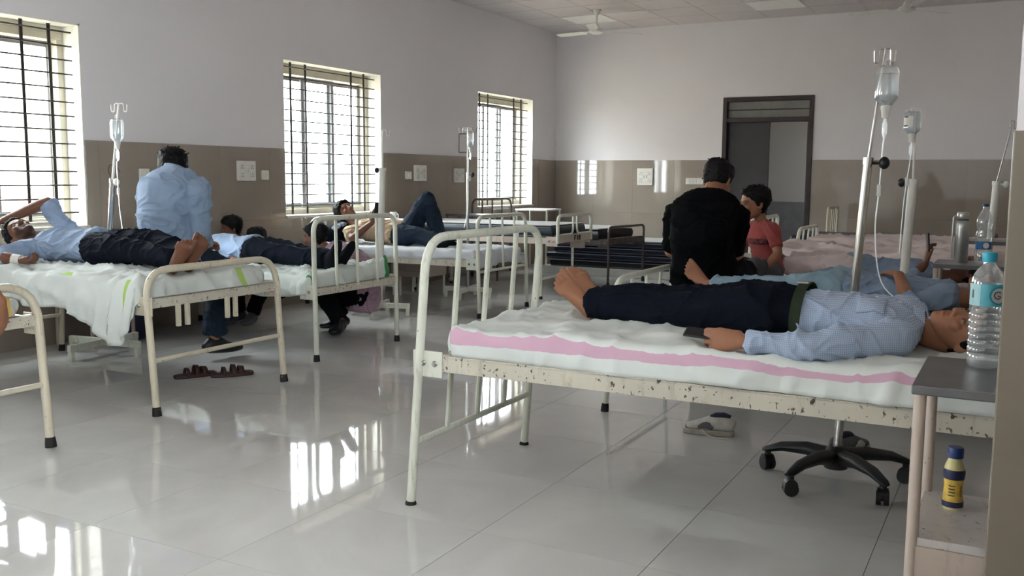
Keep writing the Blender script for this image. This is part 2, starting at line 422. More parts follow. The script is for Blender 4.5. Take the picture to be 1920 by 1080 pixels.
# suspended ceiling
ceiling = struct(obj('ceiling', MB().span((XW-.3, YF-.2, ZC+.012), (XR+.3, YB+.25, ZC+.2)), MAT['wall'], smooth=False))
MAT['lightpanel'] = plain('white_light_diffuser', (244, 242, 236), .3, 0, .02)
pm = MB().span((-.297, -.297, 0), (.297, .297, .012)).mesh('ceiling_panel', MAT['ceiling'], False)
nearc = MB(); lights = {(-5.1, 11.57), (-2.7, 11.57), (-5.1, 7.37), (-2.7, 7.37)}; tbar = MB()
cx = [-6+.3+.6*k for k in range(11)]; cy = [11.57-.6*k for k in range(30)]
for x in cx:
    for yy in cy:
        if (round(x, 2), round(yy, 2)) in lights: continue
        if yy < 8.5: nearc.span((x-.297, max(yy-.297, YF), ZC), (min(x+.297, XR), yy+.297, ZC+.012)); continue
        if x+.297 > XR: link('ceiling_panel', MB().span((x-.297, yy-.297, ZC), (XR, yy+.297, ZC+.012)).mesh('ceiling_panel', MAT['ceiling'], False), ceiling)
        else: link('ceiling_panel', pm, ceiling, (x, yy, ZC))
    link('ceiling_panel', MB().span((x-.297, 11.873, ZC), (min(x+.297, XR), YB, ZC+.012)).mesh('ceiling_panel', MAT['ceiling'], False), ceiling)
o = obj('ceiling_panel_field', nearc, MAT['ceiling'], ceiling, smooth=False); o['kind'] = 'stuff'
tb = MB()
for k in range(12): tb.span((-6+.6*k-.011, YF, ZC-.002), (min(-6+.6*k+.011, XR), YB, ZC+.004))
for k in range(31): tb.span((XW, max(11.87-.6*k-.011, YF), ZC-.002), (XR, 11.87-.6*k+.011, ZC+.004))
obj('ceiling_grid', tb, plain('ceiling_tee_bar', (196, 191, 189), .5), ceiling, smooth=False)
for lx, ly, lab in ((-5.1, 11.57, 'flat white ceiling light panel behind the nearer ceiling fan'), (-2.7, 11.57, 'flat white ceiling light panel above the dark doorway')):
    t = thing('ceiling_light', lab, 'light', (lx, ly, ZC), 0, 'recessed ceiling light panels')
    fr = MB()
    for s in (-1, 1): fr.span((-.3, s*.3-.012*s, -.006), (.3, s*.3, .01)); fr.span((s*.3-.012*s, -.288, -.006), (s*.3, .288, .01))
    obj('frame', fr, MAT['white_pl'], t, smooth=False); obj('diffuser', MB().span((-.288, -.288, -.003), (.288, .288, .008)), MAT['lightpanel'], t, smooth=False)

# windows: lining, outer cream frame with track, grey sliding sashes, panes, iron grille
def window(idx, a, b, wall='L'):
    w = bpy.data.objects.new('window_%d' % idx, None); COL.objects.link(w); struct(w); c_ = (a+b)/2
    w.location = {'L': (XW, c_, SILL), 'R': (XR, c_, SILL_R), 'F': (c_, YF, SILL)}[wall]; w.rotation_euler.z = {'L': 0, 'R': math.pi, 'F': math.pi/2}[wall]
    W = b-a; h = HEAD-SILL; hw = W/2
    lin = MB(); d = .3
    lin.span((-d, -hw, 0), (.003, -hw+.012, h)); lin.span((-d, hw-.012, 0), (.003, hw, h)); lin.span((-d, -hw, h-.012), (.003, hw, h))
    obj('reveal', lin, MAT['reveal'], w, smooth=False)
    obj('window_sill', MB().span((-d, -hw, -.005), (.03, hw, .02)), MAT['granite'], w, smooth=False, bevel=.004)
    fx0, fx1 = -.28, -.17; fr = MB(); t = .05
    fr.span((fx0, -hw+.012, h-.11), (fx1, hw-.012, h-.012)); fr.span((fx0, -hw+.012, .02), (fx1, hw-.012, .02+t))
    fr.span((fx0, -hw+.012, .02+t), (fx1, -hw+.012+t, h-.11)); fr.span((fx0, hw-.012-t, .02+t), (fx1, hw-.012, h-.11))
    for xx in (-.25, -.215): fr.span((xx-.004, -hw+.05, .06), (xx+.004, hw-.05, .085))
    obj('window_frame', fr, MAT['alu'], w, smooth=False, bevel=.003)
    zb, zt = .075, h-.115; st = .042
    for k, (s0, s1, xx) in enumerate(((-hw+.06, -.17, -.25), (-.26, .24, -.225), (.16, hw-.06, -.25))):
        m = MB(); xa, xb = xx-.012, xx+.012
        m.span((xa, s0, zb), (xb, s0+st, zt)); m.span((xa, s1-st, zb), (xb, s1, zt)); m.span((xa, s0+st, zb), (xb, s1-st, zb+.05)); m.span((xa, s0+st, zt-.045), (xb, s1-st, zt))
        s = obj('sash', m, MAT['sash'], w, smooth=False, bevel=.002)
        obj('pane', MB().span((xx-.002, s0+st, zb+.05), (xx+.002, s1-st, zt-.045)), MAT['pane'], s, smooth=False)
    bar = MB().tube([(0, -hw+.008, 0), (0, hw-.008, 0)], .006, 8).mesh('grille_bar', MAT['iron'])
    k = 0; z = .112-.0
    while z < h-.03:
        link('grille_bar', bar, w, (-.08, 0, z)); z += .0985
    vb = MB().box((0, 0, h/2), (.008, .023, h-.03)).mesh('grille_flat_bar', MAT['iron'], False)
    for y in (-hw+.21, -hw+.42, hw-.39, hw-.18): link('grille_flat_bar', vb, w, (-.092, y, .01))
    return w
for i, (a, b, k) in enumerate([(*w, 'L') for w in WIN+WIN_BEHIND]+[(*w, 'F') for w in WIN_FRONT]+[(*w, 'R') for w in WIN_RIGHT_ADDED]): window(i+1, a, b, k)  # the right-wall windows are unseen additions that let in more daylight

# door: frame, transom boards, one shut leaf, one leaf swung out into the corridor
dr = bpy.data.objects.new('door_1', None); COL.objects.link(dr); dr.location = ((DX0+DX1)/2, YB, 0); struct(dr)
hw = (DX1-DX0)/2; m = MB(); TZ = 1.985; ft = .055
m.span((-hw, -.02, 0), (-hw+ft, .16, DH)); m.span((hw-ft, -.02, 0), (hw, .16, DH)); m.span((-hw+ft, -.02, DH-ft), (hw-ft, .16, DH)); m.span((-hw+ft, -.01, TZ-.05), (hw-ft, .16, TZ+.005))
obj('door_frame', m, MAT['doorframe'], dr, smooth=False, bevel=.004)
zz = (DH-ft+TZ)/2
for a, b in ((TZ+.01, zz-.006), (zz+.006, DH-ft-.004)): obj('transom_board', MB().span((-hw+ft, .05, a), (hw-ft, .07, b)), MAT['louvre'], dr, smooth=False)
obj('transom_bar', MB().span((-hw+ft, .035, zz-.007), (hw-ft, .075, zz+.007)), MAT['doorframe'], dr, smooth=False)
lf = obj('door_leaf', MB().span((-hw+ft, .06, .01), (.02, .1, TZ-.055)), MAT['doorleaf'], dr, smooth=False, bevel=.003)
obj('door_knob', MB().lathe([(0, 0), (.014, .002), (.012, .02), (.022, .035), (.018, .05), (0, .053)], 12, M.Rotation(math.pi/2, 4, 'X'), (-.04, .06, 1.02)), MAT['chrome'], lf)
lf2 = obj('door_leaf', MB().span((hw-ft-.04, .12, .01), (hw-ft, .66, TZ-.055)), MAT['doorleaf'], dr, smooth=False, bevel=.003)
# corridor beyond the doorway
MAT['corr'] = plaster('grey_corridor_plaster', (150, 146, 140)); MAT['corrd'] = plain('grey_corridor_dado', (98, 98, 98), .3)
c = MB(); c.span((-6, YB+2.2, 0), (1, YB+2.4, 3)); obj('wall_corridor', c, MAT['corr'], smooth=False)['kind'] = 'structure'
struct(obj('trim_1', MB().span((-6, YB+2.18, 0), (1, YB+2.2, .86)), MAT['corrd'], smooth=False))
struct(obj('floor_corridor', MB().span((-6, YB, -.1), (1, YB+2.4, -.002)), MAT['grout'], smooth=False))
struct(obj('wall_corridor_light_block', MB().span((-6.2, YB+.22, 0), (-6, YB+2.4, 3)).span((1, YB+.22, 0), (1.2, YB+2.4, 1.2)).span((1, YB+.22, 2.0), (1.2, YB+2.4, 3)), MAT['corr'], smooth=False))  # unseen ends added to dim the corridor, with a gap for some sky
struct(obj('ceiling_corridor', MB().span((-6, YB+.22, 3), (1, YB+2.4, 3.1)), MAT['corr'], smooth=False))
# ------------------------------------------------------------------ outside the windows: a pale house, sky beside it, ground below
MAT['house'] = plain('pale_house_plaster', (236, 228, 214), .8, 0, .04, 1.5)
MAT['housered'] = plain('salmon_house_band', (214, 150, 118), .8, 0, .05, 2)
MAT['dusk'] = plain('dark_window_glass', (70, 78, 86), .2)
MAT['earth'] = plain('dusty_ground', (176, 164, 146), .9, 0, .1, .3)
struct(obj('ground', MB().span((-60, -60, -3.6), (60, 60, -3.5)), MAT['earth'], smooth=False))
hs = thing('house', 'pale plastered neighbouring house with a salmon band seen through the windows', 'building', (-17, 9, -3.5))
obj('wall', MB().span((-4, -10, 0), (0, 9.0, 7.2)), MAT['house'], hs, smooth=False)
obj('parapet', MB().span((-4.1, -10.1, 7.2), (.1, 9.1, 7.9)), MAT['house'], hs, smooth=False)
obj('floor_band', MB().span((0, -10, 3.9), (.14, 9.0, 4.25)), MAT['housered'], hs, smooth=False)
for k in range(6):
    for z in (1.0, 4.9):
        f = obj('window', MB().span((0, -8.6+k*3, z), (.06, -7.4+k*3, z+1.5)), MAT['house'], hs, smooth=False)
        obj('pane', MB().span((.05, -8.5+k*3, z+.1), (.075, -7.5+k*3, z+1.4)), MAT['dusk'], f, smooth=False)

# ------------------------------------------------------------------ beds
def bed(label, loc, rz, L=1.98, W=.90, foot=None, head=None, mat='p_cream', rail='p_rail', railz=.535, railh=.055, group='steel ward beds', name='hospital_bed', inset=0, base=True, extra=None):
    """local frame: foot end at x=0, head at +x, floor z=0"""
    t = thing(name, label, 'bed', loc, rz, group); w = W/2
    def board(x0, sgn, s, pre):
        tl = s.get('tilt', .075)*sgn; h = s['h']; r = s.get('r', .0165); X = lambda z: x0+tl*z
        y0 = s.get('z0', 0)
        path = bend([(X(y0), -w, y0), (X(h), -w, h), (X(h), w, h), (X(y0), w, y0)], s.get('br', .11), 7)
        obj(pre+'_frame', MB().tube(path, r, 12), MAT[s.get('mat', mat)], t)
        zb = s.get('bar_to'); n = s.get('bars', 0)
        for k in range(n):
            y = -w+W*(k+1)/(n+1)
            bm_ = MB().tube([(X(zb), y, zb), (X(h), y, h-r*.4)], (s.get('bw', .015)), 8, flat=(s.get('bf', .55), 1), side=(1, 0, 0))
            obj(pre+'_bar', bm_, MAT[s.get('mat', mat)], t)
        if s.get('loops'):
            for sg in (-1, 1):
                pa = bend([(X(h), sg*.045, h), (X(.64), sg*.045, .64), (X(.64), sg*(w-.005), .64)], .07, 6)
                obj(pre+'_loop', MB().tube(pa, .011, 8), MAT[s.get('mat', mat)], t)
        if s.get('rail') is not None:
            z = s['rail']; hh = s.get('railh', .05)
            m = MB().span((X(z)-.006, -w, z-hh/2), (X(z)+.018, w, z+hh/2)); m.span((X(z)-.012, -w, z+hh/2-.004), (X(z)+.04, w, z+hh/2))
            obj(pre+'_rail', m, MAT[rail], t, smooth=False, bevel=.002)
        if s.get('low') is not None: obj(pre+'_stretcher', MB().tube([(X(s['low']), -w, s['low']), (X(s['low']), w, s['low'])], s.get('lr', .0125), 10), MAT[s.get('mat', mat)], t)
        if y0 == 0:
            for sg in (-1, 1):
                th = s.get('tip', .045); tip = MB().tube([(X(0)-tl*.0, sg*w, .0), (X(th*.45), sg*w, th*.45), (X(th), sg*w, th)], [r*1.3, r*1.25, r*1.08], 12)
                obj('leg_tip', tip, MAT['rubber'], t)
    board(0, 1, foot, 'foot'); board(L, -1, head or dict(h=1.0, bars=3, bar_to=.45, low=.24), 'head')
    for sg in (-1, 1):
        m = MB(); y = sg*(w-.012); z = railz
        m.span((.03, y-.004, z-railh/2), (L-.03, y+.004, z+railh/2)); m.span((.03, y-.004-(sg > 0)*.026, z+railh/2-.004), (L-.03, y+.004+(sg < 0)*.026, z+railh/2+.003))
        obj('side_rail', m, MAT[rail], t, smooth=False, bevel=.0015)
        for xx, s in ((0, 1),):
            b = obj('bracket', MB().span((xx+s*.012, y+sg*.004, z-.05), (xx+s*.135, y+sg*.010, z+.045)), MAT[mat], t, smooth=False, bevel=.002)
            for k in (.055, .105): obj('bolt', MB().lathe([(0, .012), (.007, .011), (.0085, .006), (.0115, .003), (.0115, 0), (0, 0)][::-1], 8, M.Rotation(-sg*math.pi/2, 4, 'X'), (xx+s*k, y+sg*.010, z)), MAT['steel'], b)
    if base:
        for k in range(9):
            x = .12+k*(L-.24)/8
            obj('bed_slat', MB().span((x-.025, -w+.02, railz+.005), (x+.025, w-.02, railz+.018)), MAT['p_pink'], t, smooth=False)
    if extra: extra(t, w, L)
    return t
def smat(name, col=(214, 221, 217), stripes=(), rough=.8):
    """bed linen; stripes = (axis, centre, half width, colour) in cloth metres"""
    m, nt, p = newmat(name); uv = coords(nt, 'UV'); sx = nt.nodes.new('ShaderNodeSeparateXYZ'); nt.links.new(uv, sx.inputs[0]); c = srgb(*col)
    base = ramp(nt, noise(nt, uv, 7, 4), [(.3, tuple(x*.92 for x in c[:3])+(1,)), (.7, c)])
    wob = noise(nt, uv, 14, 3)
    for ax, ce, hw_, colr, *lim in stripes:
        a = N(nt, 'ShaderNodeMath', operation='SUBTRACT'); nt.links.new(sx.outputs[ax], a.inputs[0]); a.inputs[1].default_value = ce
        w = N(nt, 'ShaderNodeMath', operation='MULTIPLY_ADD'); nt.links.new(wob, w.inputs[0]); w.inputs[1].default_value = .012; nt.links.new(a.outputs[0], w.inputs[2])
        b = N(nt, 'ShaderNodeMath', operation='ABSOLUTE'); nt.links.new(w.outputs[0], b.inputs[0])
        g = N(nt, 'ShaderNodeMath', operation='LESS_THAN'); nt.links.new(b.outputs[0], g.inputs[0]); 
        if isinstance(hw_, tuple):      # border that narrows towards the head of the bed
            ta = N(nt, 'ShaderNodeMath', operation='MULTIPLY_ADD'); nt.links.new(sx.outputs[1-ax], ta.inputs[0]); ta.inputs[1].default_value = hw_[2]; ta.inputs[2].default_value = hw_[1]; nt.links.new(ta.outputs[0], g.inputs[1])
        else: g.inputs[1].default_value = hw_
        fac = g.outputs[0]
        if lim:                     # the border shows only where the cloth is not folded away
            for k_, op in ((0, 'GREATER_THAN'), (1, 'LESS_THAN')):
                c1 = N(nt, 'ShaderNodeMath', operation=op); nt.links.new(sx.outputs[1-ax], c1.inputs[0]); c1.inputs[1].default_value = lim[k_]
                c2 = N(nt, 'ShaderNodeMath', operation='MULTIPLY'); nt.links.new(fac, c2.inputs[0]); nt.links.new(c1.outputs[0], c2.inputs[1]); fac = c2.outputs[0]
        base = mixc(nt, fac, base, srgb(*colr))
    nt.links.new(base, p.inputs['Base Color']); p.inputs['Roughness'].default_value = rough; p.inputs['Specular IOR Level'].default_value = .2
    bump(nt, p, noise(nt, uv, 30, 5, .6), .12, .006); return m
def sheet(label, x0, x1, y0, y1, zt, drops, mat, amp=.007, seed=1, step=.022, r=.03, uneven=.25, wave=.02, flare=.06, group='bed linen', name='bed_sheet', freq=3.2, extra=None, floorz=None):
    cx, cy = (x0+x1)/2, (y0+y1)/2
    s = np.arange(x0-drops[0], x1+drops[1]+1e-6, step); t = np.arange(y0-drops[2], y1+drops[3]+1e-6, step)
    S, T_ = np.meshgrid(s, t, indexing='ij'); S = S.ravel(); T_ = T_.ravel()
    cs = np.clip(S, x0+r, x1-r); ct = np.clip(T_, y0+r, y1-r); ex = S-cs; ey = T_-ct; e = np.hypot(ex, ey); en = np.maximum(e, 1e-9); dx, dy = ex/en, ey/en
    arc = r*math.pi/2; a = np.minimum(e, arc)/r; out = r*np.sin(a); down = r*(1-np.cos(a)); cheb = np.maximum(np.abs(ex), np.abs(ey))/en; cheb = np.where(e > 1e-6, cheb, 1); hang = np.maximum(e*cheb**1.6-arc, 0)
    per = np.stack([S*1.0, T_*1.0, np.full_like(S, seed*3.1)], 1)
    u1 = pn(np.stack([cs*freq, ct*freq, np.full_like(S, seed+.5)], 1)); u2 = pn(np.stack([cs*freq*3.3+dx*2, ct*freq*3.3+dy*2, np.full_like(S, seed+9.5)], 1))
    hang2 = hang*(1+uneven*u1); k = np.clip(hang/.12, 0, 1.6)
    out = out+hang2*flare*(.6+u1)+wave*k*u2; down = down+hang2
    X = cs+dx*out; Y = ct+dy*out; Z = zt-down
    P3 = np.stack([S, T_, np.full_like(S, seed*1.7)], 1)
    top = np.clip(1-hang/.05, .15, 1)
    w = amp*(pn(P3*2.2)*.6+folds(P3*np.array([1, 1.6, 1]), seed, 2.4, 7)*1.3+folds(P3*np.array([1.5, 1, 1]), seed+4, 4.6, 9)*.8+folds(P3, seed+9, 9.5, 9)*.35)
    Z = Z+w*top; X = X+dx*w*(1-top)*1.4; Y = Y+dy*w*(1-top)*1.4
    if extra is not None: X, Y, Z = extra(S, T_, X, Y, Z)
    if floorz is not None: Z = np.maximum(Z, floorz)
    ni, nj = len(s), len(t); fs = [(i*nj+j, (i+1)*nj+j, (i+1)*nj+j+1, i*nj+j+1) for i in range(ni-1) for j in range(nj-1)]
    me = bpy.data.meshes.new(name); me.from_pydata(np.stack([X-cx, Y-cy, Z-zt], 1).tolist(), [], fs); me.update(); me.shade_smooth()
    ul = me.uv_layers.new(name='UVMap'); li = np.zeros(len(me.loops), np.int32); me.loops.foreach_get('vertex_index', li)
    ul.data.foreach_set('uv', np.stack([(S-cx)[li], (T_-cy)[li]], 1).astype(np.float32).ravel()); me.materials.append(mat)
    o = link(name, me, None, (cx, cy, zt)); so = o.modifiers.new('thickness', 'SOLIDIFY'); so.thickness = .003; so.offset = 1
    return tag(o, label, 'bed sheet', group)
def mattress(label, x0, x1, y0, y1, z0, z1, mat, group='ward mattresses', sag=0, rz=0, seam=None, name='mattress'):
    c = ((x0+x1)/2, (y0+y1)/2, z0); a, b, h = (x1-x0)/2, (y1-y0)/2, z1-z0
    nx, ny, nz = 14, 8, 3; g = bmesh.new()
    bmesh.ops.create_cube(g, size=1); bmesh.ops.subdivide_edges(g, edges=g.edges[:], cuts=6, use_grid_fill=True)
    for v in g.verts:
        p = v.co; q = V((p.x*2*a, p.y*2*b, (p.z+.5)*h)); n_ = pn(np.array([[q.x*3+c[0], q.y*3+c[1], q.z*3+c[2]]]))[0]
        bul = .012*(1-(2*p.z)**2); q.x += math.copysign(bul, p.x)*(abs(p.x) > .49); q.y += math.copysign(bul, p.y)*(abs(p.y) > .49)
        if p.z > .49: q.z += .008*n_-sag*(1-(2*p.x)**2)
        v.co = q
    me = bpy.data.meshes.new(name); g.to_mesh(me); g.free(); me.materials.append(mat); me.shade_smooth(); me.set_sharp_from_angle(angle=.7)
    o = link(name, me, None, c); o.rotation_euler.z = rz
    bv = o.modifiers.new('bevel', 'BEVEL'); bv.width = min(.03, h*.3); bv.segments = 3; bv.limit_method = 'ANGLE'; bv.angle_limit = .7
    tag(o, label, 'mattress', group)
    if seam:
        for zz in (.012, h-.012):
            pts = bend([(-a, -b-.006, zz), (a, -b-.006, zz), (a+.006, b, zz), (-a, b+.006, zz), (-a-.006, -b, zz)], .03, 3)
            obj('piping', MB().tube(pts, .005, 6), seam, o)
    return o
PINK, GREEN, DGREEN, YEL = (214, 176, 196), (168, 200, 108), (70, 140, 92), (220, 190, 120)
LIN = dict(A=smat('linen_pink_border', (226, 231, 228), [(1, -.455, ('t', .0135, -.0075), PINK), (1, .455, .02, PINK)]),
           B=smat('linen_plain_white', (216, 220, 218)),
           L1=smat('linen_green_border', (214, 219, 216), [(0, .855, .018, GREEN, -.51, -.43), (1, .26, .022, GREEN, .90, 2), (1, -.435, .010, GREEN, .30, .43)]),
           L2=smat('linen_dark_green_border', (212, 219, 214), [(1, .40, .035, DGREEN, .88, 2), (1, -.42, .012, DGREEN, .9, 2)]),
           L0=smat('linen_yellow_border', (216, 216, 208), [(1, .40, .03, YEL)]),
           L3=smat('linen_white_pink_corner', (212, 216, 222), [(1, -.42, .012, PINK, -.9, -.62), (0, .90, .012, PINK, -.45, -.30)]),
           D=smat('linen_faded_pink', (224, 209, 206)), C=smat('linen_pale_pink', (220, 208, 206)))
MAT['navy'] = plain('navy_rexine', (30, 37, 60), .38, 0, .12, 5, .2, 30)
MAT['teal'] = plain('dark_teal_rexine', (28, 44, 52), .4, 0, .12, 5, .2, 30)
MAT['blackrex'] = plain('black_rexine', (24, 23, 26), .42, 0, .15, 5, .2, 30)
MAT['whitecover'] = plain('white_mattress_top', (198, 198, 196), .7, 0, .05)
MAT['pipe'] = plain('grey_piping', (120, 126, 134), .6)

# bed A, nearest, right-hand row
bed('nearest white bed with three foot bars, holding the patient in dark trousers', (-1.92, 3.258, 0), 0, 1.98, .904, dict(h=.985, bars=3, bar_to=.235, low=.235, r=.0165, br=.13, bw=.0155, tip=.014), dict(h=1.0, bars=3, bar_to=.24, low=.235, z0=0), mat='p_white', railz=.535)
mattress('mattress wrapped in the pink-bordered sheet on the nearest bed', -1.75, .04, 2.84, 3.69, .565, .652, MAT['whitecover'])
sheet('white sheet with a pink border on the nearest bed', -1.765, .05, 2.825, 3.70, .662, (.09, .1, .088, .09), LIN['A'], .015, 3, .014, .022, .06, .012, -.04)
# bed B behind it
bed('white bed behind the nearest one, its low footboard beside the man in black', (-1.84, 4.91, 0), 0, 1.98, .90, dict(h=.69, bars=3, bar_to=.5, low=.24, r=.0165, rail=.5), dict(h=.95, bars=3, bar_to=.45, low=.24), mat='p_white', railz=.47)
mattress('mattress under the patient in pale jeans', -1.74, .1, 4.48, 5.34, .49, .56, MAT['whitecover'])
sheet('plain white sheet under the patient in pale jeans', -1.75, .1, 4.47, 5.35, .572, (.09, .05, .12, .1), LIN['B'], .008, 5)
# bed C with the boy and the patient holding a phone up
bed('white bed in the right-hand row on which the boy in red sits', (-1.76, 6.4, 0), 0, 1.98, .90, dict(h=.66, bars=3, bar_to=.45, low=.24, rail=.45), None, mat='p_white', railz=.43)
mattress('mattress under the boy and the patient holding up a phone', -1.68, .1, 5.97, 6.83, .46, .525, MAT['whitecover'])
sheet('pale pinkish sheet under the boy in red', -1.69, .1, 5.96, 6.84, .535, (.08, .05, .12, .1), LIN['C'], .01, 8)
# two made-up empty beds further back, right-hand row
bed('empty white bed with a slatted white footboard behind the boy', (-1.86, 7.78, 0), 0, 1.98, .86, dict(h=.89, bars=4, bar_to=.45, low=.24, rail=.45, br=.05, tilt=.03), None, mat='p_white', railz=.5)
mattress('mattress of the empty bed behind the boy', -1.75, .1, 7.36, 8.2, .53, .64, MAT['whitecover'])
sheet('rumpled faded pink sheet on the empty bed behind the boy', -1.76, .1, 7.35, 8.21, .655, (.1, .05, .13, .05), LIN['D'], .022, 11, wave=.03)
bed('empty white bed with a low curved footboard, second behind the boy', (-1.75, 8.85, 0), 0, 1.98, .86, dict(h=.77, bars=3, bar_to=.5, low=.24, rail=.5), None, mat='p_white', railz=.53)
mattress('mattress of the second empty bed behind the boy', -1.62, .1, 8.43, 9.27, .56, .66, MAT['whitecover'])
sheet('rumpled faded pink sheet on the second empty bed behind the boy', -1.63, .1, 8.42, 9.28, .675, (.08, .05, .1, .05), LIN['D'], .022, 14, wave=.03)
bed('bed with a long navy mattress along the back, right of the doorway', (-2.15, 10.5, 0), 0, 1.98, .88, dict(h=.6, bars=0, low=.24, rail=.48), dict(h=.66, low=.24), mat='p_dark', railz=.46)
mattress('long navy mattress on the bed right of the doorway', -2.1, .1, 10.08, 10.92, .5, .625, MAT['navy'])
bed('furthest bed, its cream slatted footboard standing against the tiled back wall', (-1.99, 11.72, 0), 0, 1.98, .62, dict(h=.87, bars=4, bar_to=.45, low=.24, rail=.45, br=.05, tilt=.02), None, mat='p_cream', railz=.5)

# left-hand row
def stubs(t, w, L):
    for y in (-.11, -.05, .23, .29):
        obj('stub', MB().span((.01, y-.011, .43), (.03, y+.011, .545)), MAT['p_cream'], t, smooth=False, bevel=.002)
PI = math.pi
bed('cream bed cut off by the left edge of the picture', (-3.72, 2.188, 0), PI, 1.98, .90, dict(h=.72, low=.28, rail=.565, br=.17, r=.019), None, railz=.55, mat='p_cream')
mattress('mattress of the bed at the left edge of the picture', -5.6, -3.86, 1.77, 2.60, .59, .66, MAT['whitecover'])
sheet('white sheet with a yellow border at the left edge of the picture', -5.6, -3.85, 1.75, 2.585, .67, (.05, .10, .1, .09), LIN['L0'], .012, 21, uneven=.3)
bed('cream bed under the patient with an arm over his face', (-3.75, 3.716, 0), PI, 1.98, .93, dict(h=.725, low=.275, rail=.56, br=.15, r=.0185), dict(h=.87, bars=3, bar_to=.45, low=.25), railz=.55, mat='p_cream', extra=stubs)
mattress('mattress under the patient with an arm over his face', -5.68, -3.92, 3.29, 4.15, .58, .65, MAT['whitecover'])
def l1x(S, T_, X, Y, Z):
    # the near foot corner has slipped off and hangs down in folds
    g = np.exp(-(((S+3.99)/.16)**2))*sst(3.30, 3.15, T_)
    return X+.03*np.sin(S*60)*g, Y-.02*g, Z-.13*g
sheet('rumpled white sheet with green borders, its corner hanging off the bed', -5.7, -3.87, 3.243, 4.17, .665, (.05, .12, .17, .15), LIN['L1'], .021, 23, .018, .03, .35, .025, .05, extra=l1x, freq=3.6)
bed('cream bed with three foot bars behind the seated man in blue', (-3.98, 5.2, 0), PI, 1.98, .90, dict(h=.925, bars=3, bar_to=.46, rail=.452, br=.1, r=.0165, tilt=.012, bw=.011, bf=1), dict(h=.56, low=.24), railz=.45, mat='p_white')
mattress('mattress of the bed with three foot bars behind the seated man in blue', -5.9, -4.08, 4.79, 5.61, .475, .54, MAT['whitecover'])
def l2x(S, T_, X, Y, Z):
    # the far foot corner is bunched up
    g = np.exp(-(((S+4.06)/.10)**2+((T_-5.58)/.09)**2)); return X+.03*g, Y, Z+.055*g*(1+.6*np.sin(S*70+T_*40))
sheet('crumpled white sheet with dark green border under the patient in dark socks', -5.9, -4.05, 4.77, 5.63, .55, (.05, .10, .12, .11), LIN['L2'], .022, 27, .018, .03, .35, .03, .05, extra=l2x)
bed('white bed under the patient with a raised knee', (-4.02, 7.36, 0), PI, 1.88, .88, dict(h=.865, bars=3, bar_to=.395, low=.395, br=.11, r=.0165, tilt=.03, bw=.0105, bf=1), dict(h=.8, bars=3, bar_to=.4, low=.24), railz=.46, mat='p_white')
mattress('thin mattress under the patient with a raised knee', -5.86, -4.1, 6.94, 7.78, .485, .55, MAT['whitecover'])
sheet('white sheet slipping off the bed of the patient with a raised knee', -5.87, -4.08, 6.93, 7.79, .56, (.03, .15, .06, .1), LIN['L3'], .01, 31, .02, .025, .5, .025, .05)
def words(t, w, L):
    MAT['ink'] = plain('black_brush_lettering', (30, 26, 26), .7)
    for k, ch in enumerate('FIH'):
        st = {'F': [((-.5, 0), (-.5, 1)), ((-.5, .95), (.4, .95)), ((-.5, .5), (.25, .5))], 'I': [((0, 0), (0, 1))], 'H': [((-.45, 0), (-.45, 1)), ((.45, 0), (.45, 1)), ((-.45, .5), (.45, .5))]}[ch]
        lm = MB()
        for (a, b), (c, d) in st: lm.tube([(a*.03, b*.05, 0), (c*.03, d*.05, 0)], .005, 6)
        o = obj('letter', lm, MAT['ink'], t)
        o.matrix_local = M.Translation((-.013, -(-.03+k*.05), .575)) @ M(((0, 0, -1, 0), (-1, 0, 0, 0), (0, 1, 0, 0), (0, 0, 0, 1)))
def fowler(t, w, L):
    for y in (-w+.03, w-.03):
        for x in (.2, L-.2):
            obj('leg', MB().tube([(x, y, 0), (x, y, .56)], .015, 10), MAT['p_white'], t); obj('leg_tip', MB().tube([(x, y, 0), (x, y, .03)], .02, 10), MAT['rubber'], t)
    obj('crank_block', MB().span((.06, -w+.02, .47), (.2, -w+.09, .57)), MAT['p_pink'], t, smooth=False, bevel=.003)
    obj('stretcher', MB().tube([(.2, -w+.03, .2), (.2, w-.03, .2)], .012, 8), MAT['p_white'], t)
    words(t, w, L)
bed('pinkish bed with two loop bars and black letters on its footboard', (-3.95, 8.72, 0), PI, 1.9, .80, dict(h=.83, loops=1, rail=.60, railh=.075, z0=.56, br=.08, tilt=.01, mat='p_white'), dict(h=.66, z0=.5), mat='p_pink', rail='p_pink', railz=.58, railh=.06, extra=fowler)
mattress('thick dark teal mattress with a white top beside the lettered footboard', -5.75, -4.03, 8.33, 9.11, .615, .725, MAT['teal'], seam=MAT['pipe'])
obj('cover_or_glare', MB().span((-5.74, 8.335, .728), (-4.04, 9.105, .735)), MAT['whitecover'], smooth=False, bevel=.003)
tag(bpy.data.objects['cover_or_glare'], 'flat white cover on top of the dark teal mattress', 'cover')
bed('worn dark metal bed with a plain hoop footboard near the back corner', (-3.93, 10.08, 0), PI-.14, 1.92, .80, dict(h=.66, rail=.5, railh=.07, br=.06, r=.014, mat='darkmetal', tilt=0), dict(h=.93, bars=3, bar_to=.45, z0=0, mat='darkmetal', r=.014, tilt=.0), mat='darkmetal', rail='darkmetal', railz=.48)
ml = mattress('black mattress on the worn dark metal bed near the back corner', -5.75, -4.05, 9.80, 10.56, .52, .62, MAT['blackrex'], rz=-.14)
o = obj('cover_or_glare', MB().span((-.84, -.37, 0), (.84, .37, .012)), MAT['whitecover'], smooth=False, bevel=.003); o.location = (-4.9, 10.18, .628); o.rotation_euler.z = -.14
tag(o, 'grubby white cover on the black mattress near the back corner', 'cover')
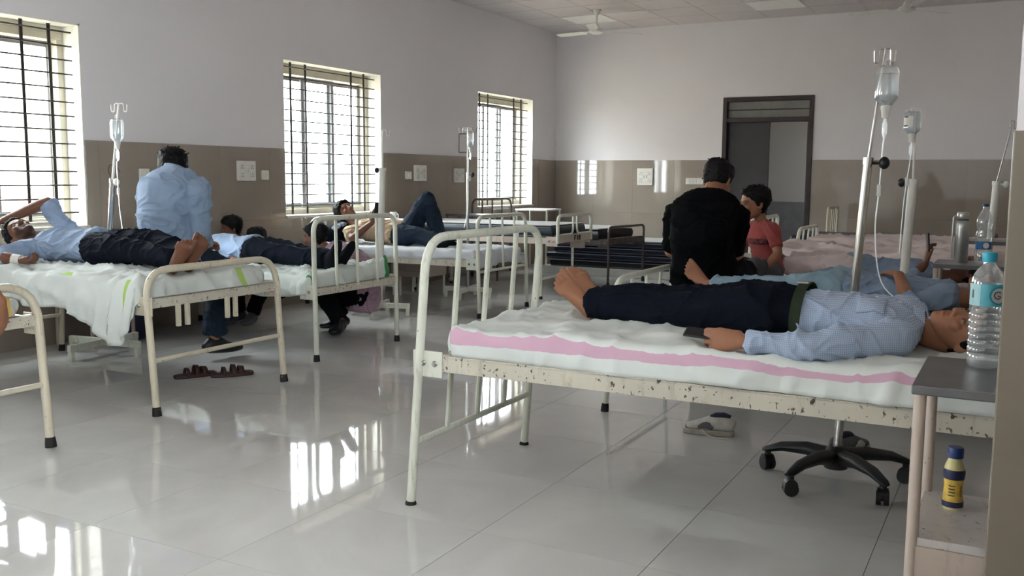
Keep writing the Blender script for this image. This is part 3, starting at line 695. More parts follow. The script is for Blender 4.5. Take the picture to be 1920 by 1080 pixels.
# pile of spare mattresses on a low white plinth
pl = obj('plinth', MB().span((-5.3, 10.72, 0), (-2.9, 11.6, .10)), MAT['white_pl'], smooth=False, bevel=.006); tag(pl, 'low white plinth under the pile of navy mattresses', 'plinth')
zz = .103
for k, (h, mt, lab, a, b) in enumerate(((.085, 'blackrex', 'bottom black mattress in the pile on the white plinth', -5.2, -3.05), (.075, 'navy', 'second navy mattress from the bottom of the pile', -5.25, -3.0), (.075, 'navy', 'third navy mattress from the bottom of the pile', -5.15, -2.95), (.07, 'navy', 'topmost navy mattress of the pile on the plinth', -5.2, -3.02))):
    mattress(lab, a, b, 10.74+.01*k, 11.55, zz, zz+h, MAT[mt], 'pile of spare mattresses', seam=MAT['pipe']); zz += h+.006
o = obj('cover_or_glare', MB().span((-5.15, 10.78, zz), (-3.06, 11.53, zz+.01)), MAT['whitecover'], smooth=False, bevel=.003); tag(o, 'pale sheet standing in for glare on top of the pile of navy mattresses', 'cover')  # glare on the top rexine, built as a pale slab
# ------------------------------------------------------------------ bedside tables
def table(label, loc, w, d, h, top='dsteel', leg='p_pink', shelf=None, panel=False, rz=0, r=.0135, back=False):
    t = thing('bedside_table', label, 'table', loc, rz, 'bedside tables')   # local: front-left corner at (0,0), x to the right, y away
    m = MB().span((0, 0, h-.022), (w, d, h)); obj('table_top', m, MAT[top], t, smooth=False, bevel=.003)
    for x in (r+.004, w-r-.004):
        for y in (r+.006, d-r-.006): obj('leg', MB().tube([(x, y, 0), (x, y, h-.022)], r, 10), MAT[leg], t)
    if shelf is not None: obj('shelf', MB().span((.012, .012, shelf-.02), (w-.012, d-.012, shelf)), MAT['p_shelf'], t, smooth=False, bevel=.002)
    if panel:
        obj('front_panel', MB().span((.02, .01, .06), (w-.02, .018, shelf-.02)), MAT['p_pink'], t, smooth=False)
        obj('side_panel', MB().span((.008, .02, .06), (.016, d-.02, shelf-.02)), MAT['p_pink'], t, smooth=False); obj('side_panel', MB().span((w-.016, .02, .06), (w-.008, d-.02, shelf-.02)), MAT['p_pink'], t, smooth=False)
    return t
MAT['p_shelf'] = paint('white_chipped_shelf', (214, 208, 206), .64, (120, 96, 78))
table('grey steel-topped bedside table with the big water bottle, beside the nearest bed', (-.192, 2.235, 0), .40, .40, .75, 'dsteel', 'p_pink', .40, True)
table('steel-topped bedside table carrying the steel flask', (-.41, 5.575, 0), .42, .36, .75, 'dsteel', 'p_pink', .36)
table('small grey table on thin legs behind the steel flask', (-.36, 7.0, 0), .4, .3, .80, 'dsteel', 'p_pink', .3)
table('pale small table under the furthest window', (-5.83, 10.95, 0), .47, .42, .79, 'white_pl', 'p_white')
table('dark-topped small table beside the lettered bed', (-5.85, 9.28, 0), .55, .3, .775, 'dsteel', 'p_dark')
table('pale small table behind the raised knee', (-5.97, 7.86, 0), .48, .38, .76, 'white_pl', 'p_white')
table('pale table in shadow behind the bed with green borders', (-5.97, 4.30, 0), .40, .38, .72, 'white_pl', 'p_pink', .3)
# slatted locker under the bed of the raised knee
t = thing('bedside_locker', 'pale pink louvred locker seen under the raised-knee bed', 'locker', (-5.60, 7.84, 0), 0)
obj('body', MB().span((0, .012, .2), (.42, .4, .56)), MAT['p_pink'], t, smooth=False, bevel=.004)
for k in range(6): obj('louvre', MB().box((.21, .006, .235+k*.056), (.39, .012, .046), M.Rotation(.25, 3, 'X')), MAT['p_pink'], t, smooth=False)
for x in (.02, .4):
    for y in (.03, .38): obj('leg', MB().tube([(x, y, 0), (x, y, .2)], .012, 8), MAT['p_white'], t)

# ------------------------------------------------------------------ drip stands
def hooks(t, x, y, z, span, mat, r=.0032, ang=0, n=2):
    for k in range(n):
        a = ang+k*2*PI/n; c, s = math.cos(a), math.sin(a)
        pa = bend([(x, y, z), (x+c*span*.55, y+s*span*.55, z+.004), (x+c*span*.62, y+s*span*.62, z-.05), (x+c*span, y+s*span, z-.05), (x+c*span*1.05, y+s*span*1.05, z-.005)], .02, 4)
        obj('hook', MB().tube(pa, r, 7), MAT[mat], t)
def stand(label, base, joint, top, r0=.0175, r1=.0075, mat='chrome', mat1=None, feet='cross', span=.07, ang=0, n=2, knob=(1, 0), knobm='black_pl', fl=.3, fa=.3):
    bx, by, _ = base; t = thing('drip_stand', label, 'drip stand', (bx, by, 0), 0, 'drip stands')
    j = V(joint)-V((bx, by, 0)); tp = V(top)-V((bx, by, 0)); b0 = V((0, 0, .1))
    obj('lower_pole', MB().tube([b0, j], r0, 14), MAT[mat], t); obj('collar', MB().tube([j-(j-b0).normalized()*.02, j+V((0, 0, .006))], r0*1.18, 14), MAT[mat], t)
    obj('upper_pole', MB().tube([j, tp], r1, 10), MAT[mat1 or mat], t)
    kx, ky = knob; kd = V((kx, ky, 0)).normalized(); p = j+V((0, 0, -.015))
    kb = obj('clamp_knob', MB().tube([p, p+kd*.045], .006, 8).ell(p+kd*.058, (.02, .02, .024)), MAT[knobm], t)
    hooks(t, tp.x, tp.y, tp.z, span, mat1 or mat, ang=ang, n=n)
    if feet == 'cross':
        for k in range(4):
            a = fa+k*PI/2; d = V((math.cos(a), math.sin(a), 0))
            R = M.Rotation(a, 3, 'Z')
            f = obj('foot', MB().box(d*(fl/2)+V((0, 0, .085)), (fl, .03, .045), R), MAT['p_white'], t, smooth=False, bevel=.004)
            obj('foot_tip', MB().box(d*(fl-.02)+V((0, 0, .032)), (.03, .028, .064), R), MAT['p_white'], f, smooth=False)
    else:
        obj('hub', MB().lathe([(0, .06), (.045, .06), (.05, .09), (.042, .135), (.026, .15), (0, .15)], 16), MAT['black_pl'], t)
        for k in range(5):
            a = fa+k*2*PI/5; d = V((math.cos(a), math.sin(a), 0)); sd = V((-d.y, d.x, 0))
            arm = MB().tube([d*.02+V((0, 0, .105)), d*.12+V((0, 0, .118)), d*.22+V((0, 0, .108)), d*fl+V((0, 0, .086)), d*(fl+.018)+V((0, 0, .083))], [(.034, .034), (.03, .027), (.025, .02), (.021, .013), (.012, .006)], 10, side=sd)
            ar = obj('star_arm', arm, MAT['black_pl'], t)
            c = d*(fl-.005)+V((0, 0, .028)); wv = V((math.cos(a+.9), math.sin(a+.9), 0))
            m = MB().tube([d*(fl-.005)+V((0, 0, .05)), d*(fl-.005)+V((0, 0, .09))], .013, 8)
            for s in (-1, 1):
                q = c+wv*s*.014; m.tube([q-wv*.009, q+wv*.009], .028, 14)
            m.tube([c+V((0, 0, .012))-wv*.02, c+V((0, 0, .012))+wv*.02], .026, 12)
            obj('castor', m, MAT['black_pl'], ar)
    return t
def drip(label, hang, rx, ry, h, tube_pts, level=.78, group='saline bottles on drip stands', lab=False, neck=.03):
    """bottle hung upside down: body, fluid, cap, drip chamber, tube, roller clamp"""
    x, y, z = hang; t = thing('saline_bottle', label, 'drip bottle', (x, y, z-h-.02), 0, group); b = .012
    def prof(s, off): return [(0, off), (s*.42, off), (s*.6, off+h*.06), (s*.98, off+h*.2), (s, off+h*.3), (s, off+h*.84), (s*.86, off+h*.95), (s*.5, off+h), (0, off+h)]
    sq = M.Diagonal((1, ry/rx, 1, 1))
    body = obj('bottle', MB().lathe(prof(rx, b), 20, sq), MAT['saline'], t)
    pr = [(r_*.93, z_+.002) for r_, z_ in prof(rx, b) if z_ < b+h*level]; pr.append((rx*.9, b+h*level)); pr.append((0, b+h*level))
    obj('fluid', MB().lathe(pr, 20, sq), MAT['fluid'], body)
    obj('hanger', MB().tube(bend([(-.006, 0, b+h), (-.012, 0, b+h+.02), (.012, 0, b+h+.02), (.006, 0, b+h)], .01, 3), .003, 6), MAT['white_pl'], t)
    cp = obj('cap', MB().lathe([(0, -.03), (.013, -.03), (.0145, -.012), (.017, .0), (.019, .004), (.019, .016), (0, .016)], 14), MAT['white_pl'], t)
    obj('drip_chamber', MB().lathe([(0, -.105), (.004, -.104), (.0075, -.092), (.0095, -.085), (.0095, -.05), (.006, -.044), (.005, -.03), (0, -.03)], 12), MAT['tubing'], t)
    if lab:
        m = MB(); vs = []
        for i in range(11):
            a = PI*(1.12+.42*i/10); vs += [((rx+.0008)*math.cos(a), (ry+.0008)*math.sin(a), b+h*.32), ((rx+.0008)*math.cos(a), (ry+.0008)*math.sin(a), b+h*.78)]
        lb = obj('label', m.add(vs, [(2*i, 2*i+2, 2*i+3, 2*i+1) for i in range(10)]), MAT['white_pl'], t)
        for zz in (.36, .74):
            m = MB(); vs = []
            for i in range(7):
                a = PI*(1.16+.2*i/6); vs += [((rx+.0014)*math.cos(a), (ry+.0014)*math.sin(a), b+h*zz-.003), ((rx+.0014)*math.cos(a), (ry+.0014)*math.sin(a), b+h*zz+.003)]
            obj('label_print', m.add(vs, [(2*i, 2*i+2, 2*i+3, 2*i+1) for i in range(6)]), MAT['hole'], lb)
    o0 = V((x, y, z-h-.02)); pts = [(0, 0, -.1)]+[tuple(V(p)-o0) for p in tube_pts]
    sm = [tuple(p) for p in crom(pts, 6)]
    obj('tube', MB().tube(sm, .0026, 6), MAT['tubing'], t)
    if len(tube_pts) > 1:
        a = V(pts[2]); obj('roller_clamp', MB().box(a, (.016, .014, .045)), MAT['white_pl'], t, smooth=False, bevel=.003)
    return t
stand('chrome drip stand on a black five-castor base behind the nearest bed', (-.593, 3.85, 0), (-.527, 3.85, 1.278), (-.487, 3.85, 1.685), .0165, .0055, 'chrome', None, 'star', .035, .2, 2, (1, -.1), fl=.285, fa=math.radians(172))
drip('large half-clear saline bottle on the chrome drip stand', (-.474, 3.84, 1.632), .042, .036, .152, [(-.478, 3.84, 1.3), (-.482, 3.84, 1.16), (-.49, 3.85, 1.0), (-.47, 3.95, .8), (-.4, 4.2, .68)], .8)
stand('white drip stand between the second and third right-hand beds', (-.575, 5.62, 0), (-.534, 5.62, 1.2), (-.538, 5.62, 1.585), .024, .006, 'white_pl', None, 'cross', .05, -.35, 2, (-1, -.3), fl=.25)
drip('small clear saline bottle on the white right-hand drip stand', (-.552, 5.6, 1.578), .044, .03, .125, [(-.555, 5.6, 1.28), (-.565, 5.6, 1.19), (-.575, 5.6, 1.05), (-.58, 5.58, .8)], .95, lab=True)
stand('slanting drip stand half hidden by the pilaster', (-.21, 7.32, 0), (-.165, 7.32, 1.19), (-.09, 7.32, 1.6), .024, .0055, 'white_pl', 'steel', 'cross', .05, 1.2, 2, (1, 0), 'white_pl', fl=.16, fa=.78)
stand('white drip stand with twin hooks beside the man with an arm over his face', (-5.37, 4.24, 0), (-5.222, 4.24, 1.165), (-5.135, 4.24, 1.648), .0185, .0085, 'chrome', 'white_pl', 'cross', .062, .15, 2, (1, -.3), 'white_pl', fl=.3, fa=.12)
drip('milky labelled saline bottle hanging beside the first window', (-5.115, 4.2, 1.56), .046, .036, .15, [(-5.13, 4.2, 1.26), (-5.125, 4.2, 1.09), (-5.12, 4.2, .97), (-5.11, 4.2, .82), (-5.1, 4.1, .76)], .9, lab=True)
stand('thick white drip stand with an empty hook in front of the second window', (-4.87, 6.66, 0), (-4.83, 6.66, 1.265), (-4.826, 6.66, 1.588), .027, .0075, 'white_pl', None, 'cross', .07, .0, 2, (-1, 0), fl=.27, fa=.35)
stand('slim steel drip stand left of the furthest window', (-4.835, 8.09, 0), (-4.84, 8.09, 1.235), (-4.84, 8.09, 1.68), .0125, .006, 'steel', None, 'cross', .09, .1, 4, (1, 0), fl=.25, fa=.2)
drip('small clear saline bottle left of the furthest window', (-4.79, 8.06, 1.655), .038, .03, .165, [(-4.81, 8.06, 1.38), (-4.815, 8.06, 1.2), (-4.82, 8.06, .9), (-4.86, 8.06, .7)], .4)
t = thing('clip_holder', 'empty dark rectangular holder hanging on the slim steel drip stand', 'holder', (-4.9, 8.1, 1.44))
for a, b in (((-.045, 0), (.045, 0)), ((-.045, .18), (.045, .18)), ((-.045, 0), (-.045, .18)), ((.045, 0), (.045, .18))): obj('rod', MB().tube([(a[0], 0, a[1]), (b[0], 0, b[1])], .005, 6), MAT['iron'], t)

# ------------------------------------------------------------------ bottles, flask, mug
def band(name, r, z0, z1, mat, parent, n=28, a0=0, a1=2*PI):
    m = MB(); k = 28; vs = []; 
    for i in range(k+1):
        a = a0+(a1-a0)*i/k
        vs += [(r*math.cos(a), r*math.sin(a), z0), (r*math.cos(a), r*math.sin(a), z1)]
    m.add(vs, [(2*i, 2*i+2, 2*i+3, 2*i+1) for i in range(k)]); return obj(name, m, mat, parent)
MAT['aqua'] = plain('aqua_label_film', (104, 196, 212), .35, 0, .05, 30); MAT['aqua2'] = plain('pale_aqua_label_film', (176, 220, 226), .35, 0, .05)
MAT['aquacap'] = plain('aqua_screw_cap', (48, 176, 206), .35, 0, .04); MAT['bluecap'] = plain('navy_screw_cap', (30, 56, 110), .35, 0, .04)
MAT['bluelab'] = plain('blue_bottle_label', (44, 110, 170), .4, 0, .12, 40); MAT['labwhite'] = plain('label_white', (236, 238, 238), .4); MAT['labink'] = plain('label_ink', (40, 44, 50), .5)
t = thing('water_bottle', 'large clear water bottle with aqua cap and label on the nearest table', 'bottle', (-.061, 2.545, .75), .1)
R = .0385; pf = [(0, .006), (.014, .002), (.030, 0), (R-.002, .006), (R, .016)]
for k in range(7):
    z = .024+k*.0165; pf += [(R, z), (R, z+.007), (R-.0028, z+.0115)]
pf += [(R, .142), (R-.001, .15), (R-.001, .205), (R-.002, .212), (R-.006, .225), (R-.014, .238), (R-.022, .246), (.0135, .251), (.0135, .258)]
obj('bottle', MB().lathe(pf, 32), MAT['pet'], t)
obj('water', MB().lathe([(0, .004), (R-.005, .01), (R-.004, .05), (R-.004, .052), (0, .052)], 24), MAT['fluid'], t)
lb = band('label', R-.0002, .152, .204, MAT['aqua'], t)
band('label_panel', R+.0003, .152, .204, MAT['aqua2'], lb, a0=PI*1.02, a1=PI*1.35)
for k in range(7): band('bar_code', R+.0006, .17, .19, MAT['labink'], lb, a0=PI*1.16+k*.022, a1=PI*1.16+k*.022+.011)
def disc_on(r, zc, a, rad, mat, parent, name, dr=.0008, hole=0):
    m = MB(); n = 22; vs = [((r+dr)*math.cos(a), (r+dr)*math.sin(a), zc)]
    for k in range(n):
        q = 2*PI*k/n; aa = a+rad*math.cos(q)/r; vs.append(((r+dr)*math.cos(aa), (r+dr)*math.sin(aa), zc+rad*math.sin(q)))
    m.add(vs, [(0, 1+k, 1+(k+1) % n) for k in range(n)]); return obj(name, m, mat, parent)
disc_on(R, .178, PI*1.69, .022, MAT['aquacap'], lb, 'label_ring'); disc_on(R, .178, PI*1.69, .018, MAT['labwhite'], lb, 'label_roundel', .0012)
# letter stroke G on the roundel (curved line)
pts = []
for k in range(15):
    q = .7+k*(2*PI-1.2)/14; aa = PI*1.69+(.0085*math.cos(q)-.003)/R; pts.append(((R+.0016)*math.cos(aa), (R+.0016)*math.sin(aa), .179+.0085*math.sin(q)))
pts.append(((R+.0016)*math.cos(PI*1.69-.003/R), (R+.0016)*math.sin(PI*1.69-.003/R), .178))
obj('label_letter', MB().tube(pts, .0011, 5), MAT['labink'], lb)
obj('cap', MB().lathe([(0, .256), (.016, .256), (.0165, .26), (.0165, .276), (.0155, .279), (0, .279)], 24), MAT['aquacap'], t)
t = thing('water_bottle', 'narrow clear water bottle with a navy cap and blue label beside the steel flask', 'bottle', (-.175, 5.80, .75))
R = .043; pf = [(0, .004), (R-.004, 0), (R, .012), (R, .07), (R-.004, .075), (R-.004, .12), (R, .13), (R-.001, .16), (R-.008, .185), (R-.003, .2), (R+.0, .225), (R-.005, .25), (R-.018, .275), (.014, .295), (.0135, .31)]
obj('bottle', MB().lathe(pf, 28), MAT['pet'], t); band('label', R-.003, .076, .118, MAT['bluelab'], t)
disc_on(R-.003, .098, PI*1.62, .016, MAT['labwhite'], t, 'label_mark')
obj('cap', MB().lathe([(0, .308), (.016, .308), (.016, .325), (0, .326)], 20), MAT['bluecap'], t)
t = thing('steel_flask', 'tall brushed steel flask on the second bedside table', 'flask', (-.285, 5.80, .75))
obj('body', MB().lathe([(0, 0), (.034, 0), (.036, .006), (.0365, .2), (.034, .222), (.026, .236), (0, .236)], 28), MAT['steel'], t)
obj('lid', MB().lathe([(0, .234), (.029, .236), (.031, .24), (.031, .27), (.028, .276), (0, .277)], 24), MAT['steel'], t)
obj('seal_ring', MB().lathe([(.0, .23), (.031, .231), (.031, .238), (0, .239)], 24), MAT['black_pl'], t)
obj('strap', MB().tube(bend([(-.03, 0, .255), (-.045, 0, .25), (-.048, 0, .1), (-.045, 0, .02)], .01, 3), .0045, 6), MAT['steel'], t)
MAT['juice'] = plain('pale_yellow_juice_plastic', (222, 212, 150), .3, 0, .03); MAT['juicelab'] = plain('yellow_label', (226, 190, 84), .45, 0, .12, 60); MAT['navylab'] = plain('navy_label', (38, 42, 84), .4, 0, .05)
t = thing('juice_bottle', 'small yellow bottle with a navy cap on the table shelf', 'bottle', (-.107, 2.50, .40), .2)
R = .0235
obj('bottle', MB().lathe([(0, .004), (R-.003, 0), (R, .006), (R-.001, .03), (R-.003, .055), (R-.001, .08), (R+.001, .092), (R-.002, .108), (R-.007, .12), (R-.009, .124), (R-.009, .13), (0, .13)], 28), MAT['juice'], t)
lb = obj('label', MB().lathe([(R+.0006, .008), (R-.0002, .03), (R-.0022, .055), (R-.0003, .078)], 28), MAT['juicelab'], t)
obj('label_band', MB().lathe([(R+.0012, .007), (R+.0012, .021)], 28), MAT['navylab'], lb); obj('label_band', MB().lathe([(R+.0003, .076), (R+.0022, .092), (R+.0006, .1)], 28), MAT['navylab'], lb)
for k in range(6): obj('bar_code', MB().lathe([(R-.0001, .04), (R-.0001, .041)], 28), MAT['labink'], lb) if 0 else None
for k in range(9): band('bar_code', R+.0003, .034, .062, MAT['labink'], lb, a0=PI*1.66+k*.03, a1=PI*1.66+k*.03+.014)
for k in range(4): band('text_line', R+.0003, .036+k*.008, .0385+k*.008, MAT['labink'], lb, a0=PI*1.3, a1=PI*1.5)
obj('cap', MB().lathe([(0, .128), (.0185, .128), (.019, .132), (.019, .150), (.017, .154), (0, .155)], 24), MAT['bluecap'], t)
t = thing('mug', 'small white mug on the pale table beside the reclining man with a raised knee', 'mug', (-5.62, 7.93, .76))
obj('cup', MB().lathe([(0, 0), (.032, 0), (.036, .08), (.033, .08), (.03, .01), (0, .01)], 18), MAT['white_pl'], t)
obj('handle', MB().tube(bend([(.033, 0, .065), (.06, 0, .06), (.06, 0, .02), (.033, 0, .015)], .015, 4), .005, 6), MAT['white_pl'], t)

# ------------------------------------------------------------------ footwear on the floor
MAT['shoew'] = plain('worn_white_leather', (196, 194, 186), .55, 0, .1, 30); MAT['shoeg'] = plain('grey_mesh', (104, 104, 108), .8, 0, .1, 80, .3, 200); MAT['sole'] = plain('dirty_rubber_sole', (168, 162, 150), .7, 0, .12, 20)
MAT['maroon'] = plain('maroon_sandal_leather', (58, 30, 30), .6, 0, .15, 30); MAT['blackshoe'] = plain('black_shoe_leather', (24, 24, 26), .5, 0, .12, 20); MAT['shoelining'] = plain('navy_shoe_lining', (44, 46, 62), .9)
def shoe(name, label, loc, rz, up, so, lining, L=.27, accent=None, lace=None, group=None, top=True):
    t = tag(link(name, None), label, 'shoe', group) if top else link(name, None); t.location = loc; t.rotation_euler.z = rz; s = L/.27
    m = MB(); n = 20
    # sole: outline lofted in two levels
    def outl(k, e=0):
        x = -.125+.255*k; w = (.032+.014*math.sin(min(1, k*1.05)*PI*.9))*(1 if .06 < k < .94 else .7)+e; return x, w
    P = [(outl(i/12)[0], outl(i/12)[1]) for i in range(13)]; poly = [(x, w) for x, w in P]+[(x, -w) for x, w in P[::-1]]
    obj('sole', MB().prism([(x*s, y*s) for x, y in poly], 0, .028*s), MAT[so], t, bevel=.005*s)
    sec = [(-.112, 0, .055, .030, .038), (-.08, 0, .062, .036, .046), (-.03, 0, .060, .038, .044), (.02, 0, .050, .040, .035), (.07, 0, .042, .042, .024), (.105, 0, .038, .034, .017)]
    obj('upper', MB().loft([tuple(v*s for v in q) for q in sec], (0, 1, 0), 18, 4, .7), MAT[up], t)
    obj('opening', MB().tube([(-.105*s, 0, .094*s), (-.07*s, 0, .104*s), (-.03*s, 0, .1*s), (-.005*s, 0, .09*s)], [(.018*s, .012*s), (.027*s, .014*s), (.026*s, .014*s), (.016*s, .01*s)], 12, side=(0, 1, 0)), MAT[lining], t)
    if accent:
        for sg in (-1, 1):
            obj('side_patch', MB().loft([(-.02*s, sg*.034*s, .04*s, .006*s, .012*s), (.01*s, sg*.037*s, .055*s, .006*s, .018*s), (.05*s, sg*.037*s, .042*s, .006*s, .01*s)], (0, 1, 0), 10, 3), MAT[accent], t)
        obj('toe_cap', MB().loft([(.085*s, 0, .036*s, .036*s, .02*s), (.112*s, 0, .034*s, .030*s, .015*s)], (0, 1, 0), 14, 3), MAT[accent], t)
    if lace:
        for k in range(4):
            x = (.0+.018*k)*s; z = (.088-.0075*k)*s
            obj('lace', MB().tube([(x, -.022*s, z-.006*s), (x+.004, 0, z+.001), (x, .022*s, z-.006*s)], .0035*s, 6), MAT[lace], t)
    return t
sh = shoe('sneaker', 'white and grey sneaker lying under the nearest bed', (-1.24, 4.3, 0), PI+.15, 'shoew', 'sole', 'shoelining', .25, 'shoeg', 'labwhite')
obj('loose_lace', MB().tube([tuple(p) for p in crom([(.03, .04, .03), (-.01, .06, .006), (-.06, .08, .004), (-.1, .085, .004), (-.13, .1, .004)], 5)], .003, 5), MAT['shoew'], sh)
obj('loose_lace', MB().tube([tuple(p) for p in crom([(.02, -.03, .06), (-.02, -.06, .03), (-.06, -.08, .006), (-.1, -.09, .004)], 5)], .003, 5), MAT['shoew'], sh)
shoe('sneaker', 'dark sneaker behind the black castor base', (-.6, 4.3, 0), 1.2, 'shoeg', 'sole', 'shoelining', .25, 'shoew', 'labwhite')
def sandal(label, loc, rz):
    t = thing('sandal', label, 'sandal', loc, rz, 'pair of maroon sandals'); P = []
    for i in range(13):
        k = i/12; P.append((-.125+.25*k, (.028+.015*math.sin(k*PI*.85))*(1 if .05 < k < .95 else .7)))
    obj('sole', MB().prism([(x, w) for x, w in P]+[(x, -w) for x, w in P[::-1]], 0, .022), MAT['maroon'], t, bevel=.005)
    for x, h, w in ((.05, .05, .032), (.005, .062, .024), (-.05, .05, .018)):
        m = MB(); k = 8; vs = []
        for i in range(k+1):
            a = PI*i/k; vs += [(x-w/2, .042*math.cos(a), .012+h*math.sin(a)), (x+w/2, .042*math.cos(a), .012+h*math.sin(a)*.93)]
        m.add(vs, [(2*i, 2*i+2, 2*i+3, 2*i+1) for i in range(k)])
        o = obj('strap', m, MAT['maroon'], t); so = o.modifiers.new('thickness', 'SOLIDIFY'); so.thickness = .005
    return t
sandal('maroon strap sandal under the green-bordered bed, the nearer of the pair', (-4.30, 4.02, 0), 1.15)
sandal('maroon strap sandal under the green-bordered bed, the further of the pair', (-4.13, 4.15, 0), 1.0)

# ------------------------------------------------------------------ ceiling fans
def fan(label, loc, rz, drop):
    t = thing('ceiling_fan', label, 'fan', loc, rz, 'white ceiling fans')
    obj('canopy', MB().lathe([(0, -.09), (.012, -.09), (.02, -.06), (.05, -.012), (.055, 0), (0, 0)], 18), MAT['white_pl'], t)
    obj('rod', MB().tube([(0, 0, -drop+.05), (0, 0, -.05)], .011, 8), MAT['white_pl'], t)
    obj('motor', MB().lathe([(0, -drop-.045), (.05, -drop-.042), (.085, -drop-.025), (.09, -drop-.005), (.075, -drop+.012), (.04, -drop+.025), (.028, -drop+.06), (.016, -drop+.09), (0, -drop+.09)], 22), MAT['white_pl'], t)
    for k in range(3):
        a = k*2*PI/3; R = M.Rotation(a, 4, 'Z')
        b = MB(); P = [(.17, -.05), (.19, -.062), (.58, -.055), (.6, -.04), (.6, .05), (.57, .062), (.19, .05), (.17, .04)]
        b.prism(P, -.003, .003, R @ M.Translation((0, 0, -drop-.008)) @ M.Rotation(.16, 4, 'X'))
        bl = obj('blade', b, MAT['white_pl'], t, smooth=False); obj('blade_iron', MB().tube([R @ V((.07, 0, -drop-.005)), R @ V((.2, 0, -drop-.006))], .02, 8, flat=(.25, 1), side=(0, 0, 1)), MAT['white_pl'], bl)
    return t
fan('white ceiling fan in the far left corner of the ward', (-4.73, 10.97, ZC), 2.9, .25)
fan('white ceiling fan at the top right, cut by the picture edge', (-1.2, 10.97, ZC), .9, .25)

# ------------------------------------------------------------------ switch plates, wires
def plate(label, u0, u1, z0, z1, wall='L', kind='board'):
    w, h = u1-u0, z1-z0; t = thing('switch_board' if kind != 'sw' else 'switch_plate', label, 'switch board', (XW+.01, (u0+u1)/2, z0) if wall == 'L' else ((u0+u1)/2, YB-.01, z0), PI/2 if wall == 'L' else 0, 'electrical wall plates')
    obj('plate', MB().span((-w/2, -.022, 0), (w/2, 0, h)), MAT['frost'], t, smooth=False, bevel=.006)
    if kind == 'sw':
        obj('rocker', MB().box((0, -.025, h*.5), (w*.34, .01, h*.42), M.Rotation(.12, 3, 'X')), MAT['white_pl'], t, smooth=False, bevel=.002)
    elif kind == 'row':
        for k in range(6): obj('rocker', MB().box((-w*.38+k*w*.152, -.025, h*.5), (w*.12, .01, h*.55), M.Rotation(.12, 3, 'X')), MAT['white_pl'], t, smooth=False, bevel=.002)
    else:
        for sx in (-.27, .27):
            for sz in (.28, .68):
                so = obj('socket', MB().span((sx*w-.026, -.0265, sz*h-.026), (sx*w+.026, -.02, sz*h+.026)), MAT['white_pl'], t, smooth=False, bevel=.003)
                for dx, dz in ((-.011, -.008), (.011, -.008), (0, .012)): obj('socket_hole', MB().lathe([(0, 0), (.0045, 0), (.0045, .002), (0, .002)], 8, M.Rotation(PI/2, 4, 'X'), (sx*w+dx, -.0262, sz*h+dz)), MAT['hole'], so)
        for k in (-1, 1): obj('rocker', MB().box((k*.018, -.026, h*.5), (.024, .01, .04), M.Rotation(.12, 3, 'X')), MAT['white_pl'], t, smooth=False, bevel=.002)
    return t
plate('small switch plate left of the seated man in blue', 5.10, 5.19, 1.155, 1.245, kind='sw')
plate('large square socket board right of the seated man in blue', 6.13, 6.35, 1.15, 1.325)
plate('small switch plate beside the second window, right of the large socket board', 6.43, 6.515, 1.16, 1.245, kind='sw')
plate('small switch plate just right of the white drip stand', 8.67, 8.78, 1.17, 1.255, kind='sw')
plate('tall socket board above the raised knee', 8.84, 9.08, 1.15, 1.325)
plate('socket board just left of the slim steel drip stand', 9.68, 9.91, 1.13, 1.30)
plate('small switch plate behind the slim steel drip stand', 9.98, 10.06, 1.15, 1.24, kind='sw')
plate('square socket board on the back wall', -4.73, -4.50, 1.10, 1.335, 'B')
plate('long row of switches on the back wall beside the head of the man in black', -4.03, -3.72, 1.12, 1.205, 'B', 'row')
wr_ = [tuple(p) for p in crom([(XW+.012, 4.93, 1.21), (XW+.02, 4.90, 1.25), (XW+.02, 4.84, 1.27), (XW+.02, 4.82, 1.22), (XW+.02, 4.86, 1.17), (XW+.02, 4.92, 1.16)], 5)]
tag(obj('wire', MB().tube(wr_, .002, 5), MAT['iron']), 'loop of thin black wire on the wall tiles behind the first drip stand', 'wire')
bk = thing('bin', 'dark blue bin in the shadow under the green-bordered bed', 'bin', (-5.75, 4.75, 0))
MAT['binblue'] = plain('dark_blue_plastic', (34, 42, 72), .5)
obj('bucket', MB().lathe([(0, 0), (.12, 0), (.16, .3), (.165, .3), (.165, .31), (.15, .31), (.112, .012), (0, .012)], 22), MAT['binblue'], bk)
# ------------------------------------------------------------------ people
def sculpt(mb, voxel, sm=4, post=None, name='person'):
    """fuse overlapping closed volumes into one continuous skin"""
    me = mb.mesh('sculpt_tmp', None, False); o = link('sculpt_tmp', me)
    r = o.modifiers.new('r', 'REMESH'); r.mode = 'VOXEL'; r.voxel_size = voxel; r.use_smooth_shade = True
    s = o.modifiers.new('s', 'SMOOTH'); s.factor = .5; s.iterations = sm
    dg = bpy.context.evaluated_depsgraph_get(); ev = o.evaluated_get(dg); out = bpy.data.meshes.new_from_object(ev); out.name = name
    bpy.data.objects.remove(o); bpy.data.meshes.remove(me)
    if post: post(out)
    out.shade_smooth(); return out
def getco(me):
    a = np.zeros(len(me.vertices)*3, np.float32); me.vertices.foreach_get('co', a); n = np.zeros(len(me.vertices)*3, np.float32); me.vertices.foreach_get('normal', n)
    return a.reshape(-1, 3).astype(float), n.reshape(-1, 3).astype(float)
def setco(me, P): me.vertices.foreach_set('co', P.astype(np.float32).ravel()); me.update()
def crease(amp, seed, f=8, sharp=3, stretch=None):
    def post(me):
        P, Nn = getco(me); Q = P.copy()
        if stretch is not None:
            a = np.array(stretch[0]); a = a/np.linalg.norm(a); Q = Q-np.outer(Q@a, a)*(1-stretch[1])
        w = .3*pn(Q*f*.55+seed)+1.5*folds(Q, seed, f*.8, 9)+.7*folds(Q, seed+7, f*1.9, 9)
        setco(me, P+Nn*(amp*(w-.45))[:, None])
    return post
